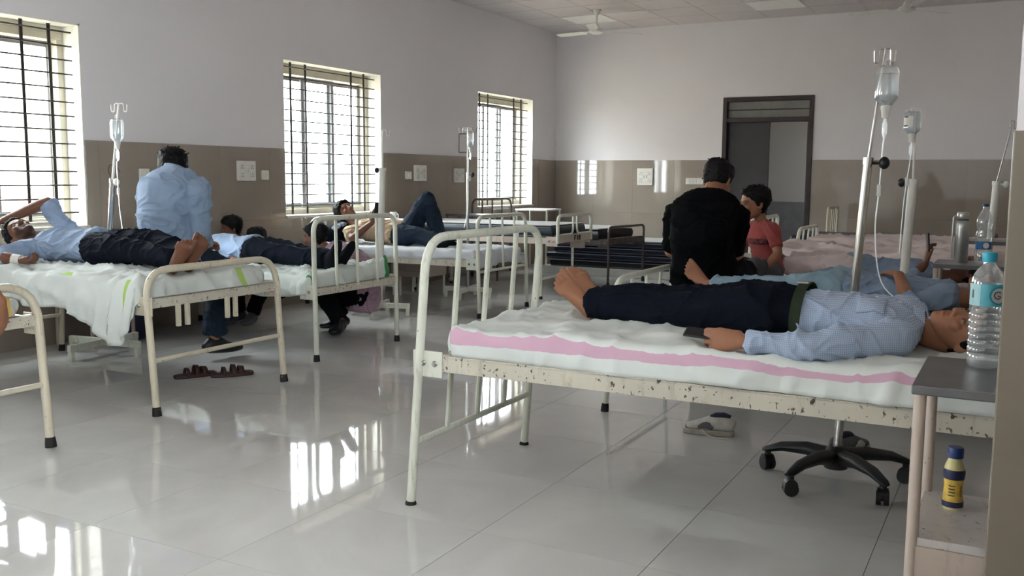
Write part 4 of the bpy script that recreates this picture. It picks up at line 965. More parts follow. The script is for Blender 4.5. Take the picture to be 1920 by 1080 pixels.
def skinmat(name, col, rough=.5):
    m, nt, p = newmat(name); at = N(nt, 'ShaderNodeAttribute', attribute_name='paint'); c = srgb(*col); v = coords(nt, 'Object')
    b = ramp(nt, noise(nt, v, 14, 4), [(.3, tuple(x*.86 for x in c[:3])+(1,)), (.7, tuple(min(1, x*1.06) for x in c[:3])+(1,))])
    b = mixc(nt, 1.0, b, at.outputs['Color'], 'MULTIPLY'); nt.links.new(b, p.inputs['Base Color']); p.inputs['Roughness'].default_value = rough; p.inputs['Specular IOR Level'].default_value = .35
    bump(nt, p, noise(nt, v, 160, 3), .06, .002); return m
SK = {'mid': skinmat('brown_skin', (158, 110, 84)), 'dark': skinmat('dark_brown_skin', (118, 78, 60)), 'warm': skinmat('warm_brown_skin', (150, 102, 78))}
def hairmat():
    m, nt, p = newmat('black_hair'); v = coords(nt, 'Object', (1, 1, .35)); f = noise(nt, v, 90, 4)
    nt.links.new(ramp(nt, f, [(.3, srgb(5, 5, 6)), (.75, srgb(17, 15, 15))]), p.inputs['Base Color']); p.inputs['Roughness'].default_value = .6; p.inputs['Specular IOR Level'].default_value = .22; bump(nt, p, f, .5, .004); return m
MAT['hair'] = hairmat(); MAT['eyew'] = plain('eye_white', (128, 116, 106), .3); MAT['iris'] = plain('dark_iris', (24, 16, 12), .2)
CL = dict(blue=cloth('light_blue_shirt_cotton', (134, 153, 178)), bluecheck=cloth('light_blue_fine_check_shirt', (150, 170, 200), check=[(180, (216, 224, 236), .35)]),
          paleb=cloth('pale_blue_shirt', (150, 169, 196)), navy=cloth('navy_trouser_twill', (19, 23, 34), var=.1), dark=cloth('charcoal_trousers', (20, 22, 27), var=.1), black=cloth('black_tee_jersey', (8, 9, 12), var=.12),
          red=cloth('faded_red_tee', (150, 70, 68)), grey=cloth('dark_grey_trousers', (76, 76, 80)), tan=cloth('tan_shirt', (202, 176, 146)), jeans=cloth('blue_denim', (42, 53, 68), var=.22), pjeans=cloth('pale_washed_denim', (138, 164, 180), var=.14),
          mauve=cloth('mauve_check_shirt', (168, 140, 156), check=[(60, (120, 96, 116), .35)]), pinkw=cloth('pale_pink_trousers', (226, 212, 212)), sock=cloth('black_sock', (24, 25, 30)), gsock=cloth('charcoal_sock', (48, 52, 58)),
          belt=cloth('olive_webbing_belt', (52, 60, 46)), white=plain('white_button', (232, 234, 238), .35), bandage=cloth('white_gauze_tape', (226, 222, 216)))
HEADSEC = [(-.112, .020, .088, .050), (-.098, .038, .095, .020), (-.080, .050, .094, -.02), (-.060, .058, .093, -.045), (-.035, .064, .092, -.070), (-.005, .070, .090, -.088), (.020, .073, .090, -.097), (.045, .075, .092, -.100), (.070, .072, .085, -.096), (.090, .062, .068, -.082), (.105, .043, .042, -.058), (.114, .020, .012, -.028)]
def head_rings(n, k, fn=None):
    S = crom(HEADSEC, k); out = []
    for z, w, yf, yb in S:
        c = (yf+yb)/2; d = (yf-yb)/2; ring = []
        for j in range(n):
            a = 2*PI*j/n; ca, sa = math.cos(a), math.sin(a); e = 2/2.25
            ring.append((w*math.copysign(abs(sa)**e, sa), c+d*math.copysign(abs(ca)**e, ca), z))
        out.append(ring)
    return out
def axes(fwd, up):
    f = V(fwd).normalized(); u = V(up); u = (u-f*u.dot(f)).normalized(); r = f.cross(u); return r, f, u
def frame(c, fwd, up, s=1):
    r, f, u = axes(fwd, up); m = M.Identity(4)
    for i in range(3): m[i][0] = r[i]*s; m[i][1] = f[i]*s; m[i][2] = u[i]*s; m[i][3] = c[i]
    return m
def add_head(mb, H):
    R = head_rings(24, 2); n = 24; vs = [H @ V(p) for r in R for p in r]; fs = []
    for i in range(len(R)-1):
        for k in range(n): fs.append((i*n+k, i*n+(k+1) % n, (i+1)*n+(k+1) % n, (i+1)*n+k))
    fs.append(tuple(range(n-1, -1, -1))); fs.append(tuple((len(R)-1)*n+k for k in range(n))); mb.add(vs, fs)
    R3 = H.to_3x3(); sc = R3.col[0].length
    def L(secs, side): mb.loft([(*(H @ V(q[:3])), q[3]*sc, q[4]*sc) for q in secs], R3 @ V(side), 12, 3)
    def E(c, r): mb.ell(H @ V(c), r, R3, 12, 8)
    L([(0, .086, .022, .008, .008), (0, .098, -.004, .009, .010), (0, .108, -.026, .012, .012)], (1, 0, 0))
    E((.012, .098, -.033), (.009, .012, .008)); E((-.012, .098, -.033), (.009, .012, .008))
    E((0, .090, -.0565), (.022, .011, .006)); E((0, .090, -.068), (.019, .011, .0065)); E((0, .084, -.095), (.022, .016, .016))
    for s in (-1, 1):
        E((s*.030, .082, .024), (.024, .012, .009)); E((s*.042, .068, -.022), (.020, .020, .020)); E((s*.031, .076, .002), (.0155, .0145, .0125))
        mb.ell(H @ V((s*.075, -.008, -.004)), (.009, .020, .031), R3 @ M.Rotation(s*.35, 3, 'Z'), 12, 8)
    return H
def add_hand(mb, w, d, n, sgn, s=1, curl=.35, thumb=.5, spread=.05):
    d = V(d).normalized(); n = V(n); n = (n-d*n.dot(d)).normalized(); x = d.cross(n); w = V(w)
    def p(a, b, c): return w+(x*a+d*b+n*c)*s
    mb.loft([(*p(0, -.02, 0), .025*s, .019*s), (*p(0, .01, 0), .028*s, .019*s), (*p(0, .04, 0), .037*s, .017*s), (*p(0, .075, 0), .041*s, .0135*s), (*p(0, .09, -.001), .037*s, .011*s)], x, 14, 3)
    for i, (bx, by, ln) in enumerate(((.029, .088, .074), (.0095, .093, .082), (-.0105, .089, .076), (-.029, .079, .060))):
        q = V((bx*sgn, by, 0)); a = -(bx*sgn)*spread*0; ang = 0; pts = [(q.x, q.y-.012, q.z, .0088, .0085)]; yaw = (bx*sgn)*spread*12
        seg = (.45, .3, .25); r = .0086 if i < 3 else .0074
        for k in range(3):
            ang += curl*(.8, 1.15, .8)[k]*(1+.12*i); l = ln*seg[k]; q = q+V((math.sin(yaw)*l*math.cos(ang), math.cos(yaw)*l*math.cos(ang), -l*math.sin(ang))); rr = r*(1, .93, .8)[k]
            pts.append((q.x, q.y, q.z, rr, rr))
        mb.loft([(*p(*t[:3]), t[3]*s, t[4]*s) for t in pts], x, 10, 3, .9)
    t0 = V((.022*sgn, .012, -.004)); td = V((math.sin(thumb)*sgn*1.0, math.cos(thumb), -.22)).normalized(); t1 = t0+td*.042; td2 = V((math.sin(thumb*.55)*sgn, math.cos(thumb*.55), -.3)).normalized(); t2 = t1+td2*.032; td3 = V((math.sin(thumb*.3)*sgn, math.cos(thumb*.3), -.36)).normalized(); t3 = t2+td3*.024
    mb.loft([(*p(*q), r*s, r*s) for q, r in ((t0, .015), (t1, .0115), (t2, .0098), (t3, .0078))], x, 10, 3, .9)
def foot_frame(a, t, u):
    t = V(t).normalized(); u = V(u); u = (u-t*u.dot(t)).normalized(); return V(a), t, u, t.cross(u)
FOOTSEC = [(-.058, -.046, .021, .026), (-.036, -.040, .030, .040), (0, -.030, .034, .050), (.045, -.040, .037, .042), (.09, -.052, .043, .029), (.135, -.058, .048, .020)]
def add_foot(mb, a, t, u, sgn, s=1):
    a, t, u, x = foot_frame(a, t, u)
    def p(i, j, k): return a+(x*i+t*j+u*k)*s
    mb.loft([(*p(0, y, z), w*s, h*s) for y, z, w, h in FOOTSEC], x, 16, 3)
    for bx, by, ln, r in ((.033, .130, .056, .0138), (.0085, .136, .048, .0082), (-.0105, .132, .044, .0078), (-.0285, .124, .040, .0075), (-.0445, .112, .034, .0072)):
        mb.loft([(*p(bx*sgn, by-.01, -.058), r*s, r*s), (*p(bx*sgn, by+ln*.5, -.056), r*s*1.02, r*s*.95), (*p(bx*sgn, by+ln, -.061), r*s*.95, r*s*.85)], x, 10, 3, .9)
def add_cover_foot(mb, a, t, u, s=1, g=.006, ln=1):
    a, t, u, x = foot_frame(a, t, u)
    sec = FOOTSEC+[(.165, -.058, .042, .015), (.19*ln, -.060, .028, .011)]
    mb.loft([(*(a+(t*y+u*z)*s), (w+g)*s, (h+g)*s) for y, z, w, h in sec], x, 16, 3, .8)
def path_upto(pts, rad, to, k=6):
    """limb stations: pts = joints (root, mid, end); rad list of (param, radius); to = param limit"""
    A, B, C = [V(p) for p in pts]; out = []
    prm = sorted(set([q for q, _ in rad if q < to]+[to]))
    for q in prm:
        pos = A.lerp(B, q) if q <= 1 else B.lerp(C, q-1)
        for (q0, r0), (q1, r1) in zip(rad[:-1], rad[1:]):
            if q0 <= q <= q1 or (q1 == rad[-1][0] and q > q1): r = r0+(r1-r0)*(q-q0)/(q1-q0); break
        out.append((*pos, r, r))
    return out
def person(label, base, pelvis, neck, side, head, arms, legs, s=.9, skin='mid', shirt='blue', sleeve=1.85, trousers='navy', to=1.96, feet='bare', spine=None, seed=1, vox=.0055, hair=.015, beard=0, neckside=None, group='people in the ward', belly=0, amp=.012, shirtmat=None, hem=-.1, eyes=True, hips=.085, tufts=60, socklen=None, loose=1.0, hs=None, bandage=None, collar=True, curls=1.0, hairback=-.075, shoemat='blackshoe', armr=1.0, depth=1.0):
    side = V(side).normalized(); ns = V(neckside).normalized() if neckside else side
    P, C = V(pelvis), V(neck); ax = (C-P).normalized(); fr = side.cross(ax)*-1        # side = person's left
    fr = ax.cross(side)*-1; fr = (side.cross(ax)).normalized(); hs = hs or s
    H = frame(head[0], head[1], head[2], hs); b0 = V(base)
    body = MB(); add_head(body, H)
    body.loft([(*(H @ V((0, -.022, -.05))), .050*s, .052*s), (*((H @ V((0, -.03, -.10)))*.5+C*.5), .048*s, .050*s), (*(C-ax*.03*s), .062*s, .058*s)], ns, 16, 3)
    sp = [V(q) for q in (spine or [])]
    def tpos(t):
        K = [P]+sp+[C]; L = [0]
        for i in range(len(K)-1): L.append(L[-1]+(K[i+1]-K[i]).length)
        T_ = L[-1]
        if t <= 0: return P+(K[1]-P).normalized()*t*T_
        d = t*T_
        for i in range(len(K)-1):
            if d <= L[i+1]+1e-9: return K[i].lerp(K[i+1], (d-L[i])/(L[i+1]-L[i]))
        return C
    prof = [(hem, .182, .130), (0, .178, .128)] if hem < 0 else [(hem, .146, .1), (hem+.06, .160, .112)]
    prof += [ (.18, .163, .114+belly*.6), (.38, .158, .110+belly), (.58, .168, .118+belly*.5), (.76, .176, .116), (.9, .150, .090), (1.0, .080, .066)]
    prof = [(t_, w_, d_*depth) for t_, w_, d_ in prof]
    sd = [(side*(1-t)+ns*t).normalized() for t in (0, 1)]; avs = (sd[0]+sd[1]).normalized()
    body.loft([(*tpos(t), w*.72*s, d*.66*s) for t, w, d in [(0, .168, .12*depth)]+prof[-6:]], avs, 16, 3)
    sh = MB(); tr = MB(); g = loose
    sh.loft([(*tpos(t), w*s*g, d*s*g) for t, w, d in prof], avs, 24, 4, .3)
    for k, sg in (('L', 1), ('R', -1)):
        A = arms.get(k)
        if A:
            S = V(A['s']) if 's' in A else C-ax*.075*s+ns*sg*.150*s
            E, W = V(A['e']), V(A['w']); inn = S.lerp(C-ax*.1*s, .35)
            q = path_upto((S, E, W), [(0, .050*armr), (.5, .046*armr), (.97, .038*armr), (1.05, .037*armr), (1.3, .039*armr), (1.7, .031*armr), (2, .025*armr)], 2)
            body.loft([(*inn, .05*s, .05*s)]+[(*t[:3], t[3]*s, t[4]*s) for t in q], perp((W-E).normalized()), 14, 3)
            add_hand(body, W, A['d'], A['n'], sg, s*A.get('hs', .98), A.get('curl', .35), A.get('thumb', .5))
            sl = A.get('sleeve', sleeve)
            q = path_upto((S, E, W), [(0, .068), (.5, .060), (.95, .051), (1.05, .049), (1.4, .045), (2, .038)], sl)
            sh.loft([(*inn, .066*s, .066*s)]+[(*t[:3], t[3]*s*g, t[4]*s*g) for t in q], perp((W-E).normalized()), 18, 4, .25)
            sh.ell(S, (.072*s*g,)*3)
            if sl > 1.02: sh.ell(E, (.050*s*g,)*3)
            body.ell(E, (.036*s,)*3); sh.loft([(*(C-ax*.01*s), .05*s, .05*s), (*S.lerp(C, .35), .056*s, .056*s), (*S, .062*s, .062*s)], ax, 14, 3)
    tr.loft([(*tpos(.2 if hem < 0 else hem+.02), (.128 if hem < 0 else .152)*s, (.085 if hem < 0 else .106)*s*depth), (*tpos(.06), .160*s, .110*s*depth), (*tpos(-.1), .168*s, .116*s*depth), (*tpos(-.2), .13*s, .1*s)], side, 22, 4, .5)
    fm = []
    for k, sg in (('L', 1), ('R', -1)):
        A = legs.get(k)
        if not A: continue
        Hp = V(A['h']) if 'h' in A else P-ax*.05*s+side*sg*hips*s
        K, An = V(A['k']), V(A['a'])
        q = path_upto((Hp, K, An), [(0, .074), (.4, .068), (.95, .050), (1.1, .052), (1.35, .053), (1.75, .038), (2, .036)], 2)
        body.loft([(*t[:3], t[3]*s, t[4]*s) for t in q], perp((An-K).normalized()), 14, 3)
        if feet == 'bare': add_foot(body, An, A['t'], A['u'], 1 if sg > 0 else -1, s*A.get('fs', .98))
        else:
            add_foot(body, An, A['t'], A['u'], 1 if sg > 0 else -1, s*.84); f = MB(); add_cover_foot(f, An, A['t'], A['u'], s*.97, .010 if feet == 'sock' else .012, 1.0)
            if feet == 'sock': f.loft([(*An.lerp(K, .0), .04*s, .045*s), (*An.lerp(K, .35), .044*s, .046*s)], side, 14, 3, .2)
            fm.append(f)
        q = path_upto((Hp, K, An), [(0, .102), (.35, .096), (.9, .076), (1.1, .072), (1.5, .070), (2, .064)], to)
        tr.ell(K, (.073*s*g,)*3)
        tr.loft([(*t[:3], t[3]*s*g, t[4]*s*g) for t in q], perp((An-K).normalized()), 18, 4, .2)
    Hi = np.array(H.inverted())
    def face(me):
        Pp, Nn = getco(me); h = (np.c_[Pp, np.ones(len(Pp))]@Hi.T)[:, :3]
        near = (np.abs(h[:, 0]) < .1) & (np.abs(h[:, 1]) < .14) & (np.abs(h[:, 2]) < .15)
        # eye sockets sink, mouth line closes
        push = np.zeros(len(Pp)); ey = np.array([.031, .086, .004]); hx = np.abs(h[:, 0])
        m_up = np.exp(-(((hx-.031)/.017)**2+((h[:, 2]-.0135)/.005)**2))*(h[:, 1] > .05)
        m_in = np.exp(-(((hx-.016)/.008)**2+((h[:, 2]-.006)/.010)**2))*(h[:, 1] > .05)
        mouth = np.exp(-((hx/.024)**4+((h[:, 2]+.062)/.0028)**2))*(h[:, 1] > .06)
        push = .004*m_up+.004*m_in+.004*mouth
        f3 = np.array(H.to_3x3()); fw = f3[:, 1]/np.linalg.norm(f3[:, 1])
        setco(me, Pp-np.outer(push*near*hs, fw))
        col = np.ones((len(Pp), 4), np.float32)
        def tint(mask, c): col[:, :3] = col[:, :3]*(1-mask[:, None])+np.array(c)*mask[:, None]
        fr_ = (h[:, 1] > .04)*near
        jaw = sst(-.02, -.05, h[:, 2])*sst(.0, .03, h[:, 1])*near
        if beard: tint(jaw*beard*(1-np.exp(-((hx/.026)**4+((h[:, 2]+.062)/.010)**4))), (.22, .2, .2)); tint(np.exp(-((hx/.028)**4+((h[:, 2]+.046)/.006)**2))*fr_*beard, (.15, .13, .13))
        tint(np.exp(-((hx/.022)**4+((h[:, 2]+.062)/.010)**4))*fr_*.55, (.82, .5, .48))
        tint(np.exp(-(((hx-.031)/.021)**4+((h[:, 2]-.0265-.06*(hx-.02)*(hx < .03))/.0045)**2))*fr_*.85, (.10, .09, .09))
        tint(np.exp(-(((hx-.031)/.015)**4+((h[:, 2]-.008)/.0022)**2))*fr_*.8, (.12, .1, .1))
        tint(np.exp(-(((hx-.031)/.018)**2+((h[:, 2]-.002)/.014)**2))*fr_*.25, (.45, .38, .38))
        tint(np.exp(-(((hx-.008)/.004)**2+((h[:, 2]+.040)/.003)**2))*fr_*.6, (.2, .15, .15))
        at = me.attributes.new('paint', 'FLOAT_COLOR', 'POINT'); at.data.foreach_set('color', col.ravel())
        setco(me, getco(me)[0]-np.array(b0))
    me = sculpt(body, vox, 2, face, 'person'); me.materials.append(SK[skin])
    o = link('person', me, None, b0); tag(o, label, 'person', group)
    def child(nm, mb, mat, vx, sm, post):
        def pp(m_): (post(m_) if post else None); setco(m_, getco(m_)[0]-np.array(b0))
        q = sculpt(mb, vx, sm, pp, nm); q.materials.append(mat); return link(nm, q, o)
    child('shirt', sh, CL[shirt], vox*1.25, 5, crease(amp*.85*s, seed, 8, 3, (avs, .45)))
    child('trousers', tr, CL[trousers], vox*1.4, 5, crease(amp*.7*s, seed+3, 7, 3))
    for f in fm: child('sock' if feet == 'sock' else 'shoe', f, CL['sock' if skin != 'x' else 'sock'] if feet == 'sock' else MAT[shoemat], vox*1.3, 3, None)
    if eyes:
        for sg in (-1, 1):
            e = MB().ell(H @ V((sg*.031, .0832, .002)), (.0128, .0092, .0056), H.to_3x3()); e.v = [tuple(V(p)-b0) for p in e.v]; eo = obj('eye', e, MAT['eyew'], o)
            i = MB().ell(H @ V((sg*.031+head[3] if len(head) > 3 else sg*.031, .0905, .002)), (.0052, .0030, .0048), H.to_3x3(), 10, 6); i.v = [tuple(V(p)-b0) for p in i.v]; obj('iris', i, MAT['iris'], eo)
    # hair: an inflated cap that dips under the skin below the hairline
    n, kk = 84, 6; R = np.array(head_rings(n, kk)); shp = R.shape; Q = R.reshape(-1, 3); ang = np.abs(np.arctan2(Q[:, 0], Q[:, 1]-.0))
    hl = np.interp(ang, [0, .45, .8, 1.15, 1.45, 1.7, 2.2, PI], [.066, .060, .042, .018, -.020, -.018, hairback+.01, hairback])
    hl = hl+.008*pn(np.c_[ang*5, Q[:, 2]*0, np.full(len(Q), seed*2.)]); mk = sst(-.010, .012, Q[:, 2]-hl)
    c0 = np.array([0, -.005, -.005]); dv = Q-c0; dv /= np.linalg.norm(dv, axis=1)[:, None]
    tx = hair*(.75+.5*sst(0, .1, Q[:, 2])); clump = pn(Q*26*curls+seed*5)*.42+pn(Q*58*curls+seed)*.34+pn(Q*120+seed)*.18
    Q2 = Q+dv*(mk*(tx*(1+clump*.9))-.016*(1-mk))[:, None]; hm = MB()
    rows = shp[0]; vs = [tuple((H @ V(p))-b0) for p in Q2]; fs = []
    for i in range(rows-1):
        for k in range(n): fs.append((i*n+k, i*n+(k+1) % n, (i+1)*n+(k+1) % n, (i+1)*n+k))
    fs.append(tuple((rows-1)*n+k for k in range(n))); hm.add(vs, fs)
    rg = random.Random(seed); idx = [i for i in range(len(Q2)) if mk[i] > .8]
    for _ in range(tufts):
        i = rg.choice(idx); p0 = V(Q2[i]-dv[i]*.006); d = V(dv[i]); tg = (V((rg.uniform(-.6, .6), rg.uniform(-.3, .5), -.7 if p0.z < .06 else rg.uniform(-.5, .3)))).normalized(); d2 = (d*.5+tg).normalized(); l = rg.uniform(.010, .022)*(hair/.015)
        hm.tube([tuple((H @ p0)-b0), tuple((H @ (p0+d2*l*.5+d*.004))-b0), tuple((H @ (p0+d2*l))-b0)], [.006*hs, .0045*hs, .0008], 5)
    obj('hair', hm, MAT['hair'], o, ang=80)
    if collar:
        cm = MB(); pts = []
        cen = C+ax*.024*s; f0 = ns.cross(ax)
        for k in range(25):
            a = 2*PI*k/24; pts.append(cen+(ns*math.sin(a)*.064+f0*-math.cos(a)*.060)*s*1.0-b0+ax*.012*s*math.cos(a))
        vs = []; 
        for p in pts: vs += [tuple(p+(p-(cen-b0)).normalized()*.012*s-ax*.026*s), tuple(p+ax*.010*s), tuple(p*1.0-ax*.018*s-(p-(cen-b0)).normalized()*.004*s)]
        cm.add(vs, [(3*i+j, 3*i+3+j, 3*i+4+j, 3*i+1+j) for i in range(24) for j in (0, 1)])
        co = obj('collar', cm, CL[shirt], o, ang=80); so = co.modifiers.new('thickness', 'SOLIDIFY'); so.thickness = .004
    if bandage:
        p, q, r = bandage; bm_ = MB().tube([V(p)-b0, V(q)-b0], r, 14); obj('bandage', bm_, CL['bandage'], o)
    return o, H
def phone(label, c, up, face_, w=.07, h=.145):
    r, f, u = axes(face_, up); m = M.Identity(4)
    for i in range(3): m[i][0] = r[i]; m[i][1] = f[i]; m[i][2] = u[i]; m[i][3] = c[i]
    t = thing('phone', label, 'phone', (0, 0, 0)); t.matrix_world = m
    obj('case', MB().span((-w/2, -.009, -h/2), (w/2, 0, h/2)), MAT['black_pl'], t, smooth=False, bevel=.004)
    obj('screen', MB().span((-w/2+.004, -.001, -h/2+.006), (w/2-.004, .0008, h/2-.006)), plain('dark_phone_glass', (14, 14, 18), .12), t, smooth=False); return t
UP = (0, 0, 1)
# A: patient on the nearest bed
ZA = .672
pA, HA = person('patient in a light blue check shirt and dark trousers lying on the nearest bed', (-.7, 3.25, ZA), (-.665, 3.26, ZA+.086), (-.272, 3.24, ZA+.066), (0, -1, 0), ((-.125, 3.16, ZA+.062), (-.12, -.46, .88), (1, -.1, .0)),
    dict(L=dict(s=(-.315, 3.03, ZA+.052), e=(-.53, 2.875, ZA+.034), w=(-.735, 2.868, ZA+.032), d=(-1, .02, .0), n=(.1, -.93, .30), curl=.5, thumb=.12, sleeve=1.9, hs=1.08), R=dict(s=(-.315, 3.42, ZA+.08), e=(-.52, 3.50, ZA+.06), w=(-.72, 3.47, ZA+.08), d=(-1, -.1, 0), n=(0, .3, 1))),
    dict(L=dict(k=(-1.055, 3.205, ZA+.068), a=(-1.405, 3.215, ZA+.062), t=(-.66, -.15, .74), u=(.5, -.72, .4)), R=dict(k=(-1.06, 3.33, ZA+.075), a=(-1.40, 3.315, ZA+.068), t=(-.50, -.02, .88), u=(.75, -.5, .4))),
    s=.88, shirt='bluecheck', hem=.09, vox=.0039, seed=3, belly=.008, depth=.80, hs=.84, feet='bare', hair=.013, tufts=80, collar=True, amp=.013)
# belt, buttons, pocket as things worn
def ringband(o, c, axn, side_, a, b, w, mat, name, t=.006):
    axn = V(axn).normalized(); sd = V(side_).normalized(); fr = axn.cross(sd); base = o.location; n = 40; vs = []
    for k in range(n):
        q = 2*PI*k/n; d = sd*a*math.cos(q)+fr*b*math.sin(q)
        for e, r in ((-w/2, 1), (w/2, 1), (w/2, 1-t/a), (-w/2, 1-t/a)): vs.append(tuple(V(c)+d*r+axn*e-base))
    m = MB(); m.add(vs, [(4*i+j, 4*i+(j+1) % 4, 4*((i+1) % n)+(j+1) % 4, 4*((i+1) % n)+j) for i in range(n) for j in range(4)]); return obj(name, m, mat, o)
bt = ringband(pA, (-.628, 3.26, ZA+.086), (1, 0, -.05), (0, 1, 0), .157, .100, .034, CL['belt'], 'belt')
obj('buckle', MB().span((-.02, -.025, -.003), (.02, .025, .003)), MAT['steel'], bt, loc=V((-.628, 3.24, ZA+.186))-V(pA.location), smooth=False, bevel=.002)
from mathutils.bvhtree import BVHTree
def drop_on(o, part, x, y):
    me = [c for c in o.children if c.name.startswith(part)][0].data; b = o.location
    bv = BVHTree.FromPolygons([v.co for v in me.vertices], [list(p.vertices) for p in me.polygons]); h = bv.ray_cast(V((x-b.x, y-b.y, 2)), V((0, 0, -1)))
    return h[0], h[1]
for x in (-.545, -.47, -.395, -.325):
    c, nn = drop_on(pA, 'shirt', x, 3.225)
    obj('button', MB().lathe([(0, 0), (.0055, 0), (.006, .0015), (.005, .003), (0, .0025)], 12, nn.to_track_quat('Z', 'Y').to_matrix().to_4x4(), c), CL['white'], pA)
# chest pocket laid on the shirt front
def patch(o, part, c, u_, v_, d_, nu, nv, mat, name, off=.003):
    me = [q for q in o.children if q.name.startswith(part)][0].data; b = V(o.location)
    bv = BVHTree.FromPolygons([q.co for q in me.vertices], [list(q.vertices) for q in me.polygons]); vs = []; d_ = V(d_).normalized()
    for i in range(nu+1):
        for j in range(nv+1):
            p = V(c)-b+V(u_)*(i/nu-.5)+V(v_)*(j/nv-.5)-d_*.4; h = bv.ray_cast(p, d_); vs.append(h[0]-d_*off if h[0] else p+d_*.4)
    m = MB().add(vs, [(i*(nv+1)+j, (i+1)*(nv+1)+j, (i+1)*(nv+1)+j+1, i*(nv+1)+j+1) for i in range(nu) for j in range(nv)]); q = obj(name, m, mat, o, ang=80); so = q.modifiers.new('thickness', 'SOLIDIFY'); so.thickness = .004; so.offset = 0; return q
patch(pA, 'shirt', (-.40, 3.15, ZA+.15), (.085, 0, 0), (0, .085, .03), (0, .45, -1), 10, 10, CL['bluecheck'], 'pocket')
phone('dark phone in the hand of the patient on the nearest bed', (-.862, 2.900, ZA+.044), (-1, -.1, .10), (.1, -.30, 1), .06, .125)
# B: patient in pale jeans on the second bed
ZB = .584
person('patient in pale jeans and blue shirt lying with a hand on the belly', (-.7, 4.9, ZB), (-.70, 4.93, ZB+.088), (-.265, 4.93, ZB+.066), (0, -1, 0), ((-.10, 4.93, ZB+.08), (0, -.15, .98), (1, 0, .1)),
    dict(L=dict(s=(-.30, 4.78, ZB+.085), e=(-.43, 4.66, ZB+.05), w=(-.497, 4.80, ZB+.172), d=(-.55, .75, .05), n=(.1, -.2, 1), curl=.2, thumb=.5, sleeve=1.25), R=dict(s=(-.3, 5.08, ZB+.08), e=(-.5, 5.18, ZB+.06), w=(-.68, 5.12, ZB+.1), d=(-1, 0, 0), n=(0, 0, 1))),
    dict(L=dict(k=(-1.08, 4.87, ZB+.058), a=(-1.43, 4.86, ZB+.055), t=(-.62, -.15, .74), u=(.45, -.82, .28)), R=dict(k=(-1.05, 4.98, ZB+.058), a=(-1.34, 4.95, ZB+.045), t=(-.75, .4, .15), u=(.2, .3, .9))),
    s=.9, shirt='blue', trousers='pjeans', vox=.0047, seed=11, hem=-.08, loose=.94, belly=.006, depth=.80, skin='mid', to=1.93)
# C: patient holding a phone up on the third bed
ZCC = .548
person('patient in pale trousers and blue shirt lying behind the flask, holding up a phone', (-.9, 6.4, ZCC), (-.90, 6.40, ZCC+.088), (-.44, 6.38, ZCC+.07), (0, -1, 0), ((-.255, 6.36, ZCC+.11), (-.35, -.2, .9), (1, 0, .25)),
    dict(L=dict(s=(-.50, 6.24, ZCC+.08), e=(-.56, 6.12, ZCC+.07), w=(-.492, 6.2, ZCC+.155), d=(.02, .1, 1), n=(-.9, -.2, .1), curl=.5, thumb=.5, sleeve=1.3), R=dict(s=(-.5, 6.54, ZCC+.08), e=(-.7, 6.62, ZCC+.06), w=(-.85, 6.55, ZCC+.1), d=(-1, 0, 0), n=(0, 0, 1))),
    dict(L=dict(k=(-1.16, 6.28, ZCC+.10), a=(-1.37, 6.26, ZCC+.095), t=(-.45, 0, .9), u=(.9, 0, .42)), R=dict(k=(-1.16, 6.46, ZCC+.12), a=(-1.37, 6.44, ZCC+.11), t=(-.45, 0, .9), u=(.9, 0, .42))),
    s=.88, shirt='blue', trousers='pinkw', vox=.0065, seed=15, hem=-.14, depth=.82, skin='dark', to=1.85)
phone('black phone held upright beside the steel flask', (-.482, 6.215, ZCC+.265), (.08, 0, 1), (1, .25, .1), .07, .15)
# black-shirted man sitting on the second bed, back to the camera
person('man in a black T-shirt sitting with his back to the camera', (-1.55, 5.2, .6), (-1.55, 5.17, .70), (-1.56, 5.28, 1.085), (-1, 0, 0), ((-1.548, 5.375, 1.185), (.12, .86, -.45), (.05, .42, .9)),
    dict(L=dict(s=(-1.745, 5.26, .985), e=(-1.79, 5.30, .775), w=(-1.70, 5.52, .72), d=(.3, .9, -.1), n=(0, 0, 1), sleeve=.98), R=dict(s=(-1.405, 5.26, .985), e=(-1.425, 5.31, .775), w=(-1.45, 5.50, .74), d=(-.5, .8, 0), n=(0, 0, 1), sleeve=1.0)),
    dict(L=dict(k=(-1.68, 5.55, .64), a=(-1.66, 5.60, .12), t=(0, 1, -.05), u=UP), R=dict(k=(-1.42, 5.55, .64), a=(-1.44, 5.60, .12), t=(0, 1, -.05), u=UP)),
    s=1.0, hs=.95, shirt='black', trousers='dark', vox=.006, seed=19, spine=[(-1.555, 5.10, .88), (-1.55, 5.16, 1.02)], hem=-.15, loose=1.1, feet='shoe', eyes=False, collar=False, hair=.015, tufts=45, hairback=-.045, amp=.009)
